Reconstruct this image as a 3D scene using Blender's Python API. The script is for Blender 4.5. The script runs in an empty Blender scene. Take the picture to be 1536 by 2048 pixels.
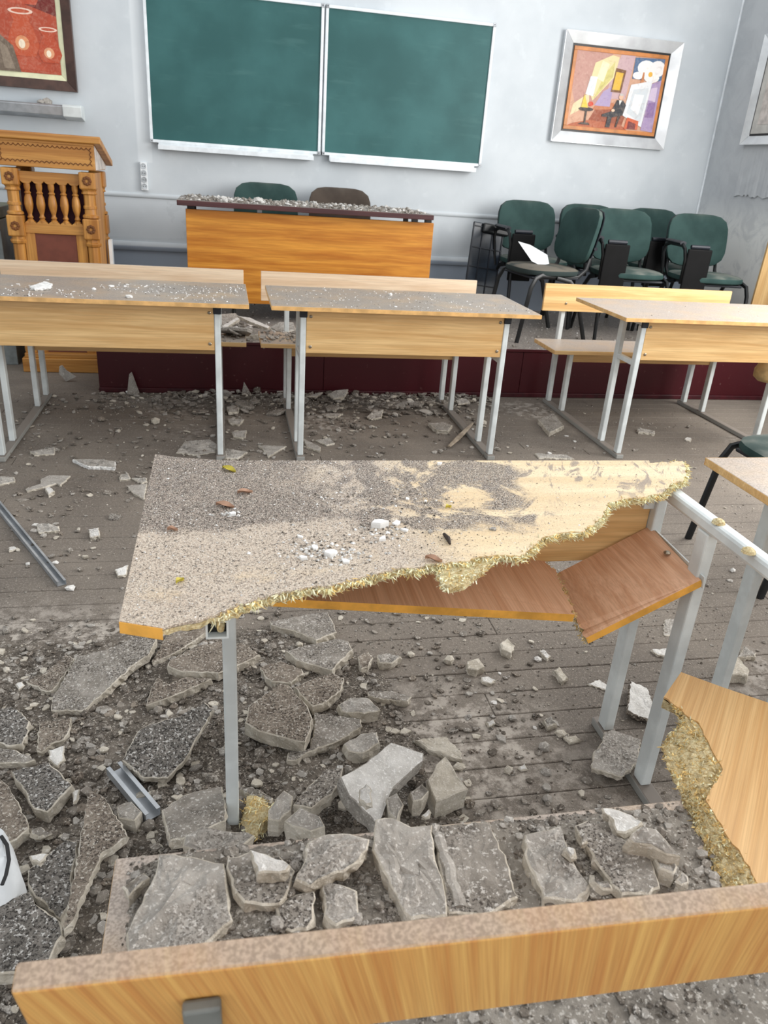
import bpy, bmesh, math, random
from mathutils import Vector, Matrix, noise
import numpy as np

C = bpy.context.scene.collection
SC = bpy.context.scene
rnd = random.Random(7)

# ------------------------------------------------------------------ camera
YAW, PITCH, ROLL, FPX, CAMZ = 0.219533, 0.425342, -0.0729435, 1526.34, 1.36
cy_, sy_, cp_, sp_, cr_, sr_ = (math.cos(YAW), math.sin(YAW), math.cos(PITCH), math.sin(PITCH), math.cos(ROLL), math.sin(ROLL))
fwd = Vector((sy_*cp_, cy_*cp_, -sp_))
rt0 = Vector((cy_, -sy_, 0)); dn0 = fwd.cross(rt0)
right = cr_*rt0 + sr_*dn0
down = -sr_*rt0 + cr_*dn0
cam = bpy.data.cameras.new('camera')
cam.sensor_fit = 'VERTICAL'; cam.sensor_height = 36.0; cam.sensor_width = 27.0
cam.lens = 36.0*FPX/2048.0
cam.clip_start = 0.05; cam.clip_end = 100
cam.dof.use_dof = True; cam.dof.focus_distance = 1.9; cam.dof.aperture_fstop = 9.0
camo = bpy.data.objects.new('camera', cam); C.objects.link(camo)
mw = Matrix.Identity(4)
for i in range(3):
    mw[i][0] = right[i]; mw[i][1] = -down[i]; mw[i][2] = -fwd[i]
mw[2][3] = CAMZ
camo.matrix_world = mw
SC.camera = camo

# ------------------------------------------------------------------ light
def lin(c): return tuple(((v/255)/12.92 if v/255 <= .04045 else ((v/255+.055)/1.055)**2.4) for v in c)
world = bpy.data.worlds.new('overcast'); SC.world = world; world.use_nodes = True
bg = world.node_tree.nodes['Background']
bg.inputs[0].default_value = (0.97, 0.985, 1.0, 1); bg.inputs[1].default_value = 1.05
def area(name, loc, aim, sx, sy, power, col):
    l = bpy.data.lights.new(name, 'AREA'); l.shape = 'RECTANGLE'; l.size = sx; l.size_y = sy; l.energy = power; l.color = col
    o = bpy.data.objects.new(name, l); C.objects.link(o); o.location = loc
    o.rotation_euler = (Vector(aim)-Vector(loc)).to_track_quat('-Z', 'Y').to_euler()
    return o
area('window_light', (3.80, 3.3, 2.0), (0.6, 3.9, 1.0), 1.5, 1.9, 100, (1, .98, .95))
area('window_light', (3.80, 0.9, 2.0), (-.2, 1.9, .4), 1.5, 1.9, 75, (1, .98, .95))
SC.view_settings.view_transform = 'Standard'; SC.view_settings.look = 'None'
SC.view_settings.gamma = 1; SC.view_settings.use_curve_mapping = False
SC.view_settings.exposure = 0.22

# ------------------------------------------------------------------ measuring helpers
def ray(px, py): return right*((px-768)/FPX) + down*((py-1024)/FPX) + fwd
def at_z(px, py, z):
    r = ray(px, py); t = (z-CAMZ)/r.z; return Vector((r.x*t, r.y*t, z))
def at_y(px, py, y):
    r = ray(px, py); t = y/r.y; return Vector((r.x*t, y, CAMZ+r.z*t))
def crop(x0, y0, s, pts): return [(x0+x/s, y0+y/s) for x, y in pts]

# ------------------------------------------------------------------ materials
MATS = {}
class NT:
    def __init__(self, name):
        self.m = bpy.data.materials.new(name); self.m.use_nodes = True
        self.t = self.m.node_tree; self.b = self.t.nodes['Principled BSDF']
    def n(self, typ, **kw):
        nd = self.t.nodes.new(typ)
        for k, v in kw.items(): setattr(nd, k, v)
        return nd
    def link(self, a, b): self.t.links.new(a, b)
    def setv(self, sock, v):
        if hasattr(v, 'is_output'): self.link(v, sock)
        else: sock.default_value = v
    def coord(self, kind='Object', scale=(1, 1, 1), rot=(0, 0, 0)):
        if kind == 'World': o = self.n('ShaderNodeNewGeometry').outputs['Position']
        else: o = self.n('ShaderNodeTexCoord').outputs[kind]
        if any(rot):
            m0 = self.n('ShaderNodeMapping'); m0.inputs['Rotation'].default_value = rot; self.link(o, m0.inputs['Vector']); o = m0.outputs[0]
        mp = self.n('ShaderNodeMapping'); mp.inputs['Scale'].default_value = scale
        self.link(o, mp.inputs['Vector']); return mp.outputs[0]
    def noise(self, vec, scale, detail=4, rough=.55, dist=0):
        nd = self.n('ShaderNodeTexNoise'); self.link(vec, nd.inputs['Vector'])
        nd.inputs['Scale'].default_value = scale; nd.inputs['Detail'].default_value = detail
        nd.inputs['Roughness'].default_value = rough; nd.inputs['Distortion'].default_value = dist
        return nd.outputs[0]
    def ramp(self, fac, lo, hi, a=0., b=1.):
        nd = self.n('ShaderNodeMapRange'); nd.interpolation_type = 'SMOOTHSTEP'
        self.link(fac, nd.inputs[0]); nd.inputs[1].default_value = lo; nd.inputs[2].default_value = hi
        nd.inputs[3].default_value = a; nd.inputs[4].default_value = b
        return nd.outputs[0]
    def mix(self, fac, a, b, blend='MIX'):
        nd = self.n('ShaderNodeMix'); nd.data_type = 'RGBA'; nd.blend_type = blend
        self.setv(nd.inputs[0], fac)
        for s, v in ((nd.inputs[6], a), (nd.inputs[7], b)):
            if isinstance(v, tuple): v = (*lin(v), 1)
            self.setv(s, v)
        return nd.outputs[2]
    def mul(self, a, b, op='MULTIPLY'):
        nd = self.n('ShaderNodeMath', operation=op); nd.use_clamp = True
        self.setv(nd.inputs[0], a); self.setv(nd.inputs[1], b); return nd.outputs[0]
    def up(self, lo=.55, hi=.9):
        g = self.n('ShaderNodeNewGeometry'); s = self.n('ShaderNodeSeparateXYZ'); self.link(g.outputs['Normal'], s.inputs[0])
        return self.ramp(s.outputs[2], lo, hi)
    def bump(self, h, strength=.3, dist=.004):
        nd = self.n('ShaderNodeBump'); nd.inputs['Strength'].default_value = strength; nd.inputs['Distance'].default_value = dist
        self.link(h, nd.inputs['Height']); self.link(nd.outputs[0], self.b.inputs['Normal'])
    def done(self, col, rough=.6, metal=0., spec=.4):
        if isinstance(col, tuple): col = (*lin(col), 1)
        self.setv(self.b.inputs['Base Color'], col); self.setv(self.b.inputs['Roughness'], rough)
        self.b.inputs['Metallic'].default_value = metal; self.b.inputs['Specular IOR Level'].default_value = spec
        return self.m

def plain(name, col, rough=.6, metal=0., spec=.4, var=.12, scale=14):
    t = NT(name); v = t.coord('Object'); n = t.noise(v, scale, 5)
    dark = tuple(c*(1-var) for c in col); lite = tuple(min(255, c*(1+var*.6)) for c in col)
    return t.done(t.mix(t.ramp(n, .35, .65), dark, lite), rough, metal, spec)

def wood(name, light, dark, axis=0, fine=1., rough=.42, rot=(0, 0, 0), dust=0., dcol=(158, 150, 142), specks=.0, contrast=1., flat=None):
    t = NT(name)
    s = [26*fine]*3; s[axis] = 1.3
    if flat is not None: s[flat] = .5
    v = t.coord('Object', tuple(s), rot)
    n1 = t.noise(v, 1.0, 6, .6, .6)
    s2 = [150*fine]*3; s2[axis] = 5
    if flat is not None: s2[flat] = 1.
    n2 = t.noise(t.coord('Object', tuple(s2), rot), 1.0, 3, .6)
    col = t.mix(t.ramp(n1, .5-.18/contrast, .5+.18/contrast), dark, light)
    col = t.mix(t.ramp(n2, .35, .7, 0, .35), col, tuple(c*.82 for c in dark))
    if dust > 0:
        w = t.coord('World')
        d = t.mul(t.ramp(t.noise(w, 7, 5), .25, .6, .72, 1.), dust)
        g = t.noise(w, 260, 3)
        dc = t.mix(t.ramp(g, .35, .65), tuple(c*.86 for c in dcol), tuple(min(255, c*1.08) for c in dcol))
        if specks > 0:
            vo = t.n('ShaderNodeTexVoronoi'); vo.inputs['Scale'].default_value = 75; t.link(w, vo.inputs['Vector'])
            sp = t.mul(t.ramp(vo.outputs['Distance'], .08, .2, 1, 0), t.ramp(t.noise(w, 18, 3), .5, .62))
            dc = t.mix(t.mul(sp, specks), dc, (226, 222, 214))
        col = t.mix(t.mul(d, t.up()), col, dc)
    return t.done(col, rough)

def make_mats():
    M = MATS
    # painted walls
    t = NT('wall_paint'); w = t.coord('World')
    n = t.noise(w, 1.6, 6); n2 = t.noise(w, 9, 5)
    col = t.mix(t.ramp(n, .35, .65), (192, 199, 204), (206, 212, 216))
    col = t.mix(t.ramp(n2, .58, .72, 0, .25), col, (222, 228, 231))
    s = t.n('ShaderNodeSeparateXYZ'); t.link(w, s.inputs[0])
    col = t.mix(t.ramp(s.outputs[2], .69, .70, .8, 0.), col, (140, 154, 172))
    # repaired stripe of newer plaster left of the board and a patch under the sockets
    band = t.mul(t.ramp(s.outputs[0], -.60, -.585), t.ramp(s.outputs[0], -.50, -.49, 1, 0))
    band = t.mul(band, t.ramp(s.outputs[2], 1.26, 1.27))
    col = t.mix(t.mul(band, .5), col, (222, 227, 230))
    wob = t.noise(w, 14, 3)
    px_ = t.mul(t.ramp(t.mul(s.outputs[0], wob, 'ADD'), -.08, -.07), t.ramp(t.mul(s.outputs[0], wob, 'ADD'), .20, .22, 1, 0))
    col = t.mix(t.mul(t.mul(px_, t.ramp(s.outputs[2], .74, .76)), t.ramp(s.outputs[2], 1.0, 1.03, .5, 0)), col, (216, 222, 226))
    t.bump(n2, .12, .004)
    M['wall'] = t.done(col, .55)
    t = NT('rough_plaster_wall'); w = t.coord('World')
    n = t.noise(w, 5, 7, .65, .8); n3 = t.noise(w, 30, 4)
    s = t.n('ShaderNodeSeparateXYZ'); t.link(w, s.inputs[0])
    col = t.mix(t.ramp(n, .35, .65), (180, 184, 188), (190, 194, 197))
    low = t.mul(t.ramp(s.outputs[2], 1.05, 1.35, 1, 0), t.ramp(n, .36, .5, .5, 1.))
    col = t.mix(low, col, (226, 228, 226))
    t.bump(n, .3, .006)
    M['wall_rough'] = t.done(col, .7)
    M['white_metal'] = plain('white_enamel', (226, 232, 236), .3, var=.04)
    M['alu'] = plain('grey_metal', (174, 178, 182), .38, .55, var=.08)
    M['leg'] = plain('grey_leg_paint', (214, 220, 220), .32, .0, var=.06, scale=9)
    M['foot'] = (lambda t: t.done(t.mix(t.mul(t.up(), .85), (150, 150, 146), (116, 107, 99)), .6))(NT('dusty_leg_paint'))
    M['bracket'] = plain('dusty_dark_steel', (112, 114, 110), .5, .1, var=.15)
    M['black'] = plain('black_metal', (22, 24, 26), .4, var=.2)
    M['plug'] = plain('black_plastic', (28, 32, 40), .5, var=.15)
    # chalkboard
    t = NT('chalkboard_green'); v = t.coord('Object')
    n = t.noise(v, 2.2, 5); n2 = t.noise(t.coord('Object', (3, 1, 18)), 1.0, 4)
    col = t.mix(t.ramp(n, .35, .7), (36, 84, 84), (52, 101, 101))
    col = t.mix(t.ramp(n2, .55, .75, 0, .18), col, (90, 132, 130))
    M['board'] = t.done(col, .55)
    # laminates
    beech_l, beech_d = (232, 196, 140), (206, 162, 104)
    M['beech'] = wood('beech_laminate', beech_l, beech_d, 0)
    M['beech_dusty'] = wood('beech_laminate_dusty', beech_l, beech_d, 0, dust=.97, dcol=(150, 143, 136), specks=.9)
    M['beech_pale'] = wood('beech_laminate_light_dust', beech_l, beech_d, 0, dust=.95, dcol=(172, 162, 154), specks=.2)
    M['beech_back'] = wood('beech_bench_back', (234, 212, 184), (216, 186, 154), 0, dust=.8)
    M['beech_under'] = wood('brown_shelf_laminate', (224, 180, 148), (202, 152, 118), 1, fine=2.2)
    M['edge'] = plain('orange_edge_band', (232, 172, 78), .4, var=.12)
    M['edge_soft'] = plain('soft_edge_band', (222, 176, 114), .4, var=.1)
    M['front_back'] = wood('golden_laminate', (236, 190, 110), (200, 132, 68), 2, fine=3.0, rot=(0, .22, 0), flat=1, dust=.92, dcol=(166, 148, 132), contrast=.55)
    M['chunk'] = wood('beech_broken_top', (222, 184, 130), (200, 156, 102), 0, fine=3.0, rot=(0, 0, -.85))
    M['honey'] = wood('honey_veneer', (216, 150, 58), (170, 100, 26), 0, fine=.7, contrast=.8)
    M['dark_top'] = wood('dark_red_top', (84, 48, 48), (60, 34, 36), 0, dust=.9, dcol=(150, 142, 134))
    M['oak'] = wood('carved_oak', (202, 146, 74), (160, 104, 44), 2, fine=.9)
    M['oak_h'] = wood('carved_oak_across', (200, 146, 76), (164, 108, 48), 0, fine=.9)
    M['oak_dark'] = plain('carved_line', (112, 66, 26), .6)
    M['oak_pale'] = plain('bare_plywood', (200, 192, 186), .6)
    M['brown_panel'] = plain('brown_felt', (112, 62, 48), .7, var=.06)
    M['burgundy'] = plain('burgundy_cloth', (54, 22, 34), .9)
    M['maroon'] = (lambda t: (lambda w: t.done(t.mix(t.mul(t.up(), 1.), t.mix(t.ramp(t.noise(w, 30, 4), .64, .74, 0, .5), (64, 9, 19), (120, 90, 90)),
                   t.mix(t.ramp(t.noise(w, 90, 4), .35, .65), (118, 110, 104), (168, 160, 152))), .38))(t.coord('World')))(NT('maroon_paint'))
    M['maroon_clean'] = plain('maroon_skirting', (62, 10, 20), .5, var=.2)
    # floor paint under dust
    t = NT('floor_paint'); w = t.coord('World')
    n = t.noise(w, 2.2, 6); g = t.noise(w, 120, 4); f = t.noise(w, 420, 3)
    col = t.mix(t.ramp(n, .3, .7), (100, 93, 86), (120, 112, 103))
    col = t.mix(t.ramp(g, .52, .72, 0, .55), col, (158, 148, 138))
    col = t.mix(t.ramp(f, .60, .70, 0, .7), col, (198, 190, 178))
    col = t.mix(t.ramp(f, .30, .40, .5, 0), col, (74, 66, 60))
    vo = t.n('ShaderNodeTexVoronoi'); vo.inputs['Scale'].default_value = 1.4; t.link(w, vo.inputs['Vector'])
    spill = t.mul(t.ramp(vo.outputs['Distance'], .12, .38, 1, 0), t.ramp(t.noise(w, 22, 5), .45, .62))
    col = t.mix(t.mul(spill, .4), col, (206, 200, 192))
    brk = t.noise(w, 16, 6, .7)
    for (cx, cy, rr_, am) in ((.58, 1.45, .42, .75), (-.62, 2.0, .38, .7), (-.30, 2.05, .3, .55), (.95, 1.25, .25, .3)):
        vd = t.n('ShaderNodeVectorMath', operation='DISTANCE'); t.link(w, vd.inputs[0]); vd.inputs[1].default_value = (cx, cy, 0)
        mk = t.mul(t.ramp(vd.outputs['Value'], rr_*.2, rr_, 1, 0), t.ramp(brk, .44, .6))
        col = t.mix(t.mul(mk, am), col, (192, 184, 174))
    t.bump(g, .4, .004)
    M['floor'] = t.done(col, .75, spec=.25)
    M['gap'] = plain('dark_joint', (58, 51, 46), .9)
    # rubble
    def slabmat(name, a, b, dark, wht, thr=.5):
        t = NT(name); w = t.coord('World')
        n = t.noise(w, 26, 5); s1 = t.noise(w, 190, 4, .75); s2 = t.noise(w, 150, 3, .65)
        big = t.noise(w, 7, 4)
        col = t.mix(t.ramp(n, .3, .7), a, b)
        dk = t.mul(t.ramp(s1, .48, .58), t.ramp(big, thr-.16, thr+.1))
        col = t.mix(t.mul(dk, .95), col, dark)
        col = t.mix(t.mul(t.ramp(s2, .56, .64), .8), col, wht)
        hgt = t.mul(t.mul(n, .6), t.mul(s1, .4), 'ADD')
        t.bump(hgt, .9, .008)
        return t.done(col, .9, spec=.2)
    M['slab'] = slabmat('plaster_top_dirty', (128, 122, 114), (158, 152, 144), (64, 58, 54), (206, 202, 196))
    M['slab_dark'] = slabmat('plaster_top_blackened', (104, 100, 95), (134, 129, 123), (44, 41, 39), (212, 210, 206), .40)
    M['slab_brown'] = slabmat('plaster_top_brown', (118, 108, 98), (148, 138, 126), (58, 51, 46), (202, 196, 186), .46)
    M['slab_grey'] = slabmat('mortar_grey', (150, 145, 138), (176, 171, 164), (104, 98, 92), (208, 204, 198), .6)
    M['slab_pale'] = slabmat('plaster_whitewash', (196, 193, 188), (222, 220, 216), (112, 106, 102), (240, 239, 236), .66)
    M['slab_side'] = slabmat('plaster_fracture_rim_light', (176, 168, 154), (206, 199, 186), (116, 108, 98), (218, 213, 204), .7)  # pale fracture, lightened further as a painted rim highlight on slab edges
    M['dirt'] = slabmat('dirt', (92, 85, 77), (122, 114, 105), (54, 49, 45), (184, 177, 167), .5)
    M['mortar'] = slabmat('crushed_mortar', (120, 114, 106), (148, 142, 133), (78, 72, 66), (196, 191, 183), .55)
    M['rock'] = slabmat('gravel_grey', (116, 109, 101), (150, 143, 134), (76, 70, 64), (200, 195, 187), .6)
    M['white_chip'] = plain('white_plaster', (228, 227, 224), .8, var=.1, scale=60)
    # chipboard
    t = NT('torn_chipboard'); v = t.coord('World')
    n = t.noise(v, 130, 5, .7, 1.5); n2 = t.noise(v, 30, 3)
    col = t.mix(t.ramp(n, .32, .66), (206, 176, 120), (246, 234, 192))
    col = t.mix(t.ramp(n2, .6, .8, 0, .25), col, (170, 126, 70))
    t.bump(n, 1., .006)
    M['chip'] = t.done(col, .85, spec=.2)
    M['chip_fibre'] = plain('yellow_wood_fibre', (246, 238, 200), .85, var=.16, scale=60)
    M['chip_fibre_b'] = plain('tan_wood_fibre', (222, 194, 132), .85, var=.2, scale=60)
    # broken table top : pale laminate with swirls of wet dust and grit
    t = NT('beech_top_gritty'); w = t.coord('World')
    s = [22]*3; s[0] = 1.2
    g1 = t.noise(t.coord('World', tuple(s)), 1, 5, .6, .5)
    col = t.mix(t.ramp(g1, .35, .65), (224, 196, 150), (240, 218, 178))
    fine = t.noise(w, 290, 3, .8); fine2 = t.noise(w, 480, 2, .8); mid = t.noise(w, 90, 4, .7)
    big = t.noise(w, 5.2, 5, .65, .9)
    swirl = t.noise(t.coord('World', (15, 5, 1), (0, 0, .5)), 1.3, 5, .65, 1.8)
    sep = t.n('ShaderNodeSeparateXYZ'); t.link(w, sep.inputs[0])
    wob = t.mul(t.noise(w, 6, 4), .30)
    xw = t.n('ShaderNodeMath', operation='ADD'); t.link(sep.outputs[0], xw.inputs[0]); t.link(wob, xw.inputs[1])
    yw = t.n('ShaderNodeMath', operation='ADD'); t.link(sep.outputs[1], yw.inputs[0]); t.link(wob, yw.inputs[1])
    far_ = t.mul(t.ramp(yw.outputs[0], 1.36, 1.40), t.ramp(xw.outputs[0], .72, .78, 1, .0))    # deep wet dirt on the far left
    far_ = t.mul(far_, t.mul(t.ramp(big, .46, .53), t.ramp(xw.outputs[0], .22, .40, 1, 0), 'ADD'))
    near_ = t.mul(t.ramp(xw.outputs[0], .38, .62, 1, .25), t.ramp(big, .26, .46, .6, 1.))      # thinner dust elsewhere
    col = t.mix(t.mul(near_, .85), col, (182, 168, 156))
    col = t.mix(t.mul(far_, .8), col, (138, 124, 114))
    col = t.mix(t.mul(t.mul(t.ramp(swirl, .52, .62), t.ramp(sep.outputs[1], 1.25, 1.42)), .8), col, (128, 118, 112))
    col = t.mix(t.mul(t.ramp(fine, .49, .57), t.mul(near_, .8)), col, (100, 88, 78))
    col = t.mix(t.mul(t.ramp(fine, .44, .54), t.mul(far_, .9)), col, (66, 56, 50))
    col = t.mix(t.mul(t.ramp(mid, .56, .64), t.mul(far_, .7)), col, (84, 72, 64))
    col = t.mix(t.mul(t.ramp(fine2, .55, .62), t.mul(t.mul(near_, far_, 'ADD'), .85)), col, (236, 228, 214))
    t.bump(fine, .35, .003)
    M['gritty_top'] = t.done(col, .6)
    # chairs
    def fabric(name, a, b):
        t = NT(name); v = t.coord('Object'); n = t.noise(v, 5, 4); f = t.noise(v, 420, 2)
        dusty = t.mul(t.up(.3, 1.), t.ramp(t.noise(v, 9, 5), .35, .7, .1, .55))
        col = t.mix(dusty, t.mix(t.ramp(n, .3, .7), a, b), (132, 130, 122)); t.bump(f, .15, .001)
        return t.done(col, .8, spec=.25)
    M['green'] = fabric('green_fabric', (36, 58, 56), (50, 74, 71))
    M['green_dirty'] = (lambda t: (lambda v: t.done(t.mix(t.mul(t.up(.2, .8), t.ramp(t.noise(v, 6, 5), .3, .55)), (36, 48, 47), (100, 94, 84)), .85))(t.coord('Object')))(NT('green_fabric_dirty'))
    M['brown_fabric'] = fabric('brown_fabric', (60, 52, 46), (78, 68, 60))
    M['tablet'] = plain('black_tablet', (10, 10, 11), .65, var=.2, spec=.15)
    M['crate'] = plain('smoky_plastic', (46, 54, 64), .3, var=.3, scale=4)
    M['paper'] = plain('white_paper', (216, 220, 223), .7, var=.05)
    M['silver'] = plain('silver_frame', (222, 224, 226), .26, .55, var=.07, scale=5)
    M['frame_brown'] = plain('brown_frame', (74, 52, 44), .35, var=.15)
    M['cream'] = plain('cream_mount', (222, 222, 186), .6, var=.04)
    M['gold'] = plain('copper_fillet', (196, 124, 62), .4, var=.1)
    M['mat_grey'] = plain('grey_mount', (196, 194, 188), .7, var=.06)
    M['socket'] = plain('white_plastic', (232, 236, 238), .35, var=.03)
    M['socket_dark'] = plain('socket_recess', (196, 202, 206), .5)
    M['tan'] = plain('tan_cloth', (196, 166, 116), .85, var=.15)
    M['tan_board'] = wood('tan_board', (206, 172, 120), (186, 148, 96), 2)
    M['grey_wood'] = wood('grey_weathered_wood', (176, 164, 146), (140, 126, 110), 2)
    M['bolt'] = plain('steel_bolt', (150, 140, 124), .3, .8)
    M['cab'] = plain('grey_cabinet', (120, 126, 126), .4, var=.1)
    M['olive'] = plain('olive_panel', (104, 106, 84), .5)
    M['leaf_y'] = plain('yellow_leaf', (206, 190, 70), .6, var=.2)
    M['leaf_b'] = plain('brown_leaf', (192, 152, 126), .7, var=.2)
    M['twig'] = plain('dark_twig', (52, 42, 36), .8)
    M['ink'] = plain('black_mark', (40, 40, 42), .7)
    # painted pictures read their colours from the mesh
    t = NT('oil_paint'); a = t.n('ShaderNodeVertexColor'); a.layer_name = 'Col'
    v = t.coord('World'); n = t.noise(v, 38, 4, .6, 1.2)
    col = t.mix(t.ramp(n, .4, .8, .0, .18), a.outputs[0], (236, 214, 190), 'MIX')
    col = t.mix(t.ramp(t.noise(v, 24, 4, .6, 1.), .5, .75, 0, .28), col, (150, 104, 90), 'MULTIPLY')
    t.bump(n, .3, .003)
    M['paint'] = t.done(col, .5)
make_mats()

# ------------------------------------------------------------------ mesh building
class MB:
    def __init__(self): self.v = []; self.f = []; self.m = []
    def add(self, vs, fs, mi=0, T=None):
        o = len(self.v)
        self.v += [tuple(T @ Vector(p)) if T else tuple(p) for p in vs]
        for f in fs: self.f.append([i+o for i in f]); self.m.append(mi)
        return self
    def box(self, a, b, mi=0, T=None):
        (x0, y0, z0), (x1, y1, z1) = a, b
        vs = [(x0,y0,z0),(x1,y0,z0),(x1,y1,z0),(x0,y1,z0),(x0,y0,z1),(x1,y0,z1),(x1,y1,z1),(x0,y1,z1)]
        return self.add(vs, [(0,3,2,1),(4,5,6,7),(0,1,5,4),(1,2,6,5),(2,3,7,6),(3,0,4,7)], mi, T)
    def tube(self, pts, r, n=8, mi=0, flat=1., cap=True):
        pts = [Vector(p) for p in pts]; rings = []; ref = None
        for i, p in enumerate(pts):
            d = ((pts[min(i+1, len(pts)-1)]-p).normalized() + (p-pts[max(i-1, 0)]).normalized())
            d = d.normalized() if d.length > 1e-6 else Vector((0, 0, 1))
            if ref is None: ref = Vector((1, 0, 0)) if abs(d.x) < .9 else Vector((0, 1, 0))
            a = (ref - d*ref.dot(d)).normalized(); b = d.cross(a); ref = a
            rr = r[i] if isinstance(r, (list, tuple)) else r
            rings.append([p + a*(rr*math.cos(2*math.pi*k/n)) + b*(rr*flat*math.sin(2*math.pi*k/n)) for k in range(n)])
        vs = [q for ring in rings for q in ring]; fs = []
        for i in range(len(rings)-1):
            for k in range(n):
                fs.append((i*n+k, i*n+(k+1) % n, (i+1)*n+(k+1) % n, (i+1)*n+k))
        if cap: fs += [tuple(range(n))[::-1], tuple((len(rings)-1)*n+k for k in range(n))]
        return self.add(vs, fs, mi)
    def lathe(self, prof, n=14, mi=0, T=None, sq=False):
        vs = []; fs = []
        for r, z in prof:
            for k in range(n):
                a = 2*math.pi*k/n + (math.pi/4 if sq else 0)
                vs.append((r*math.cos(a), r*math.sin(a), z))
        for i in range(len(prof)-1):
            for k in range(n): fs.append((i*n+k, i*n+(k+1) % n, (i+1)*n+(k+1) % n, (i+1)*n+k))
        fs += [tuple(range(n))[::-1], tuple((len(prof)-1)*n+k for k in range(n))]
        return self.add(vs, fs, mi, T)
    def prism(self, poly, z0, z1, mi=0, side=None, T=None):
        n = len(poly); vs = [(x, y, z0) for x, y in poly] + [(x, y, z1) for x, y in poly]
        self.add(vs, [tuple(range(n))[::-1], tuple(range(n, 2*n))], mi, T)
        o = len(self.v) - 2*n
        for i in range(n): self.f.append([o+i, o+(i+1) % n, o+n+(i+1) % n, o+n+i]); self.m.append(mi if side is None else side)
        return self
    def build(self, name, mats, parent=None, loc=None, rot=None, bevel=0, smooth=False, seg=2):
        me = bpy.data.meshes.new(name); me.from_pydata(self.v, [], self.f)
        if isinstance(mats, str): mats = [mats]
        for k in mats: me.materials.append(MATS[k])
        if len(mats) > 1: me.polygons.foreach_set('material_index', self.m)
        bm = bmesh.new(); bm.from_mesh(me); bmesh.ops.recalc_face_normals(bm, faces=bm.faces); bm.to_mesh(me); bm.free()
        if smooth:
            me.polygons.foreach_set('use_smooth', [True]*len(me.polygons)); me.set_sharp_from_angle(angle=math.radians(40))
        o = bpy.data.objects.new(name, me); C.objects.link(o)
        if parent: o.parent = parent
        if loc is not None: o.location = loc
        if rot is not None: o.rotation_euler = rot
        if bevel:
            b = o.modifiers.new('bevel', 'BEVEL'); b.width = bevel; b.segments = seg; b.limit_method = 'ANGLE'; b.angle_limit = math.radians(35)
        return o

def tag(o, label=None, cat=None, group=None, kind=None):
    if label: o['label'] = label
    if cat: o['category'] = cat
    if group: o['group'] = group
    if kind: o['kind'] = kind
    return o
def thing(name, label, cat, loc=(0, 0, 0), rz=0, group=None):
    o = bpy.data.objects.new(name, None); C.objects.link(o); o.location = loc; o.rotation_euler = (0, 0, rz); o.empty_display_size = .1
    return tag(o, label, cat, group)
def copy_tree(o, parent=None):
    c = o.copy(); C.objects.link(c)
    if parent: c.parent = parent
    for ch in o.children: copy_tree(ch, c)
    return c
def struct(mb, name, mats, parent=None, **k):
    o = mb.build(name, mats, parent, **k)
    if not parent: o['kind'] = 'structure'
    return o

# ------------------------------------------------------------------ room shell
WY, WX, LX, PZ, PY = 6.23, 3.88, -3.4, .325, 4.735
struct(MB().box((LX, WY, 0), (WX+.2, WY+.2, 3.3)), 'wall_back', 'wall')
b = MB()                                   # right wall with two window openings nearer the camera
for (y0, y1, z0, z1) in ((4.3, WY, 0, 3.3), (-.6, 4.3, 0, .95), (-.6, 4.3, 3.0, 3.3), (1.75, 2.4, .95, 3.0), (-.6, 0, .95, 3.0)):
    b.box((WX, y0, z0), (WX+.2, y1, z1))
struct(b, 'wall_right', 'wall_rough')
struct(MB().box((LX-.2, -.6, 0), (LX, WY+.2, 3.3)), 'wall_left', 'wall')
def rail(z, r, name):
    prof = [(0, -r), (-.6*r, -r), (-.9*r, -.4*r), (-.9*r, .4*r), (-.5*r, r), (0, r)]
    b = MB(); n = len(prof)
    vs = [(x, WY+p[0], z+p[1]) for x in (LX, WX) for p in prof]
    b.add(vs, [(i, (i+1) % n, n+(i+1) % n, n+i) for i in range(n)])
    return struct(b, name, 'wall', smooth=True)
rail(1.045, .014, 'trim_1'); rail(.695, .030, 'trim_2')
struct(MB().tube([(WX-.006, WY-.006, PZ), (WX-.006, WY-.006, 3.3)], .009, 8), 'trim_3', 'white_metal', smooth=True)
fl = struct(MB().box((LX, -.6, -.06), (WX, WY, -.022)), 'floor', 'gap')
y = -.55; base_planks = {}
row = 0
while y < WY:
    r2 = random.Random(row); xr = WX if y < PY else -.77
    cuts = [LX, r2.uniform(-2.2, .3), xr] if y >= PY else [LX, r2.uniform(-2, -.4), r2.uniform(.4, 2.6), xr]
    cuts.sort()
    for a, c in zip(cuts, cuts[1:]):
        if c-a < .1: continue
        MB().box((a+.001, y+.0012, -.022), (c-.001, y+.0958, r2.uniform(-.0012, 0))).build('plank', 'floor', fl, bevel=.002, seg=1)
    y += .097; row += 1
# platform along the board wall
pl = struct(MB().box((-.755, PY+.012, 0), (WX, WY, PZ-.02)), 'platform', 'maroon')
MB().box((-.76, PY-.006, PZ-.022), (WX, WY, PZ)).build('platform_deck', 'maroon', pl, bevel=.004)
for a, c in ((-.757, .60), (.60, 1.92), (1.92, WX)):
    MB().box((a+.0015, PY, .03), (c-.0015, PY+.012, PZ-.022)).build('panel', 'maroon', pl, bevel=.002)
MB().box((-.757, PY-.012, 0), (WX, PY+.005, .03)).build('skirting', 'maroon_clean', pl, bevel=.004)

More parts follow.
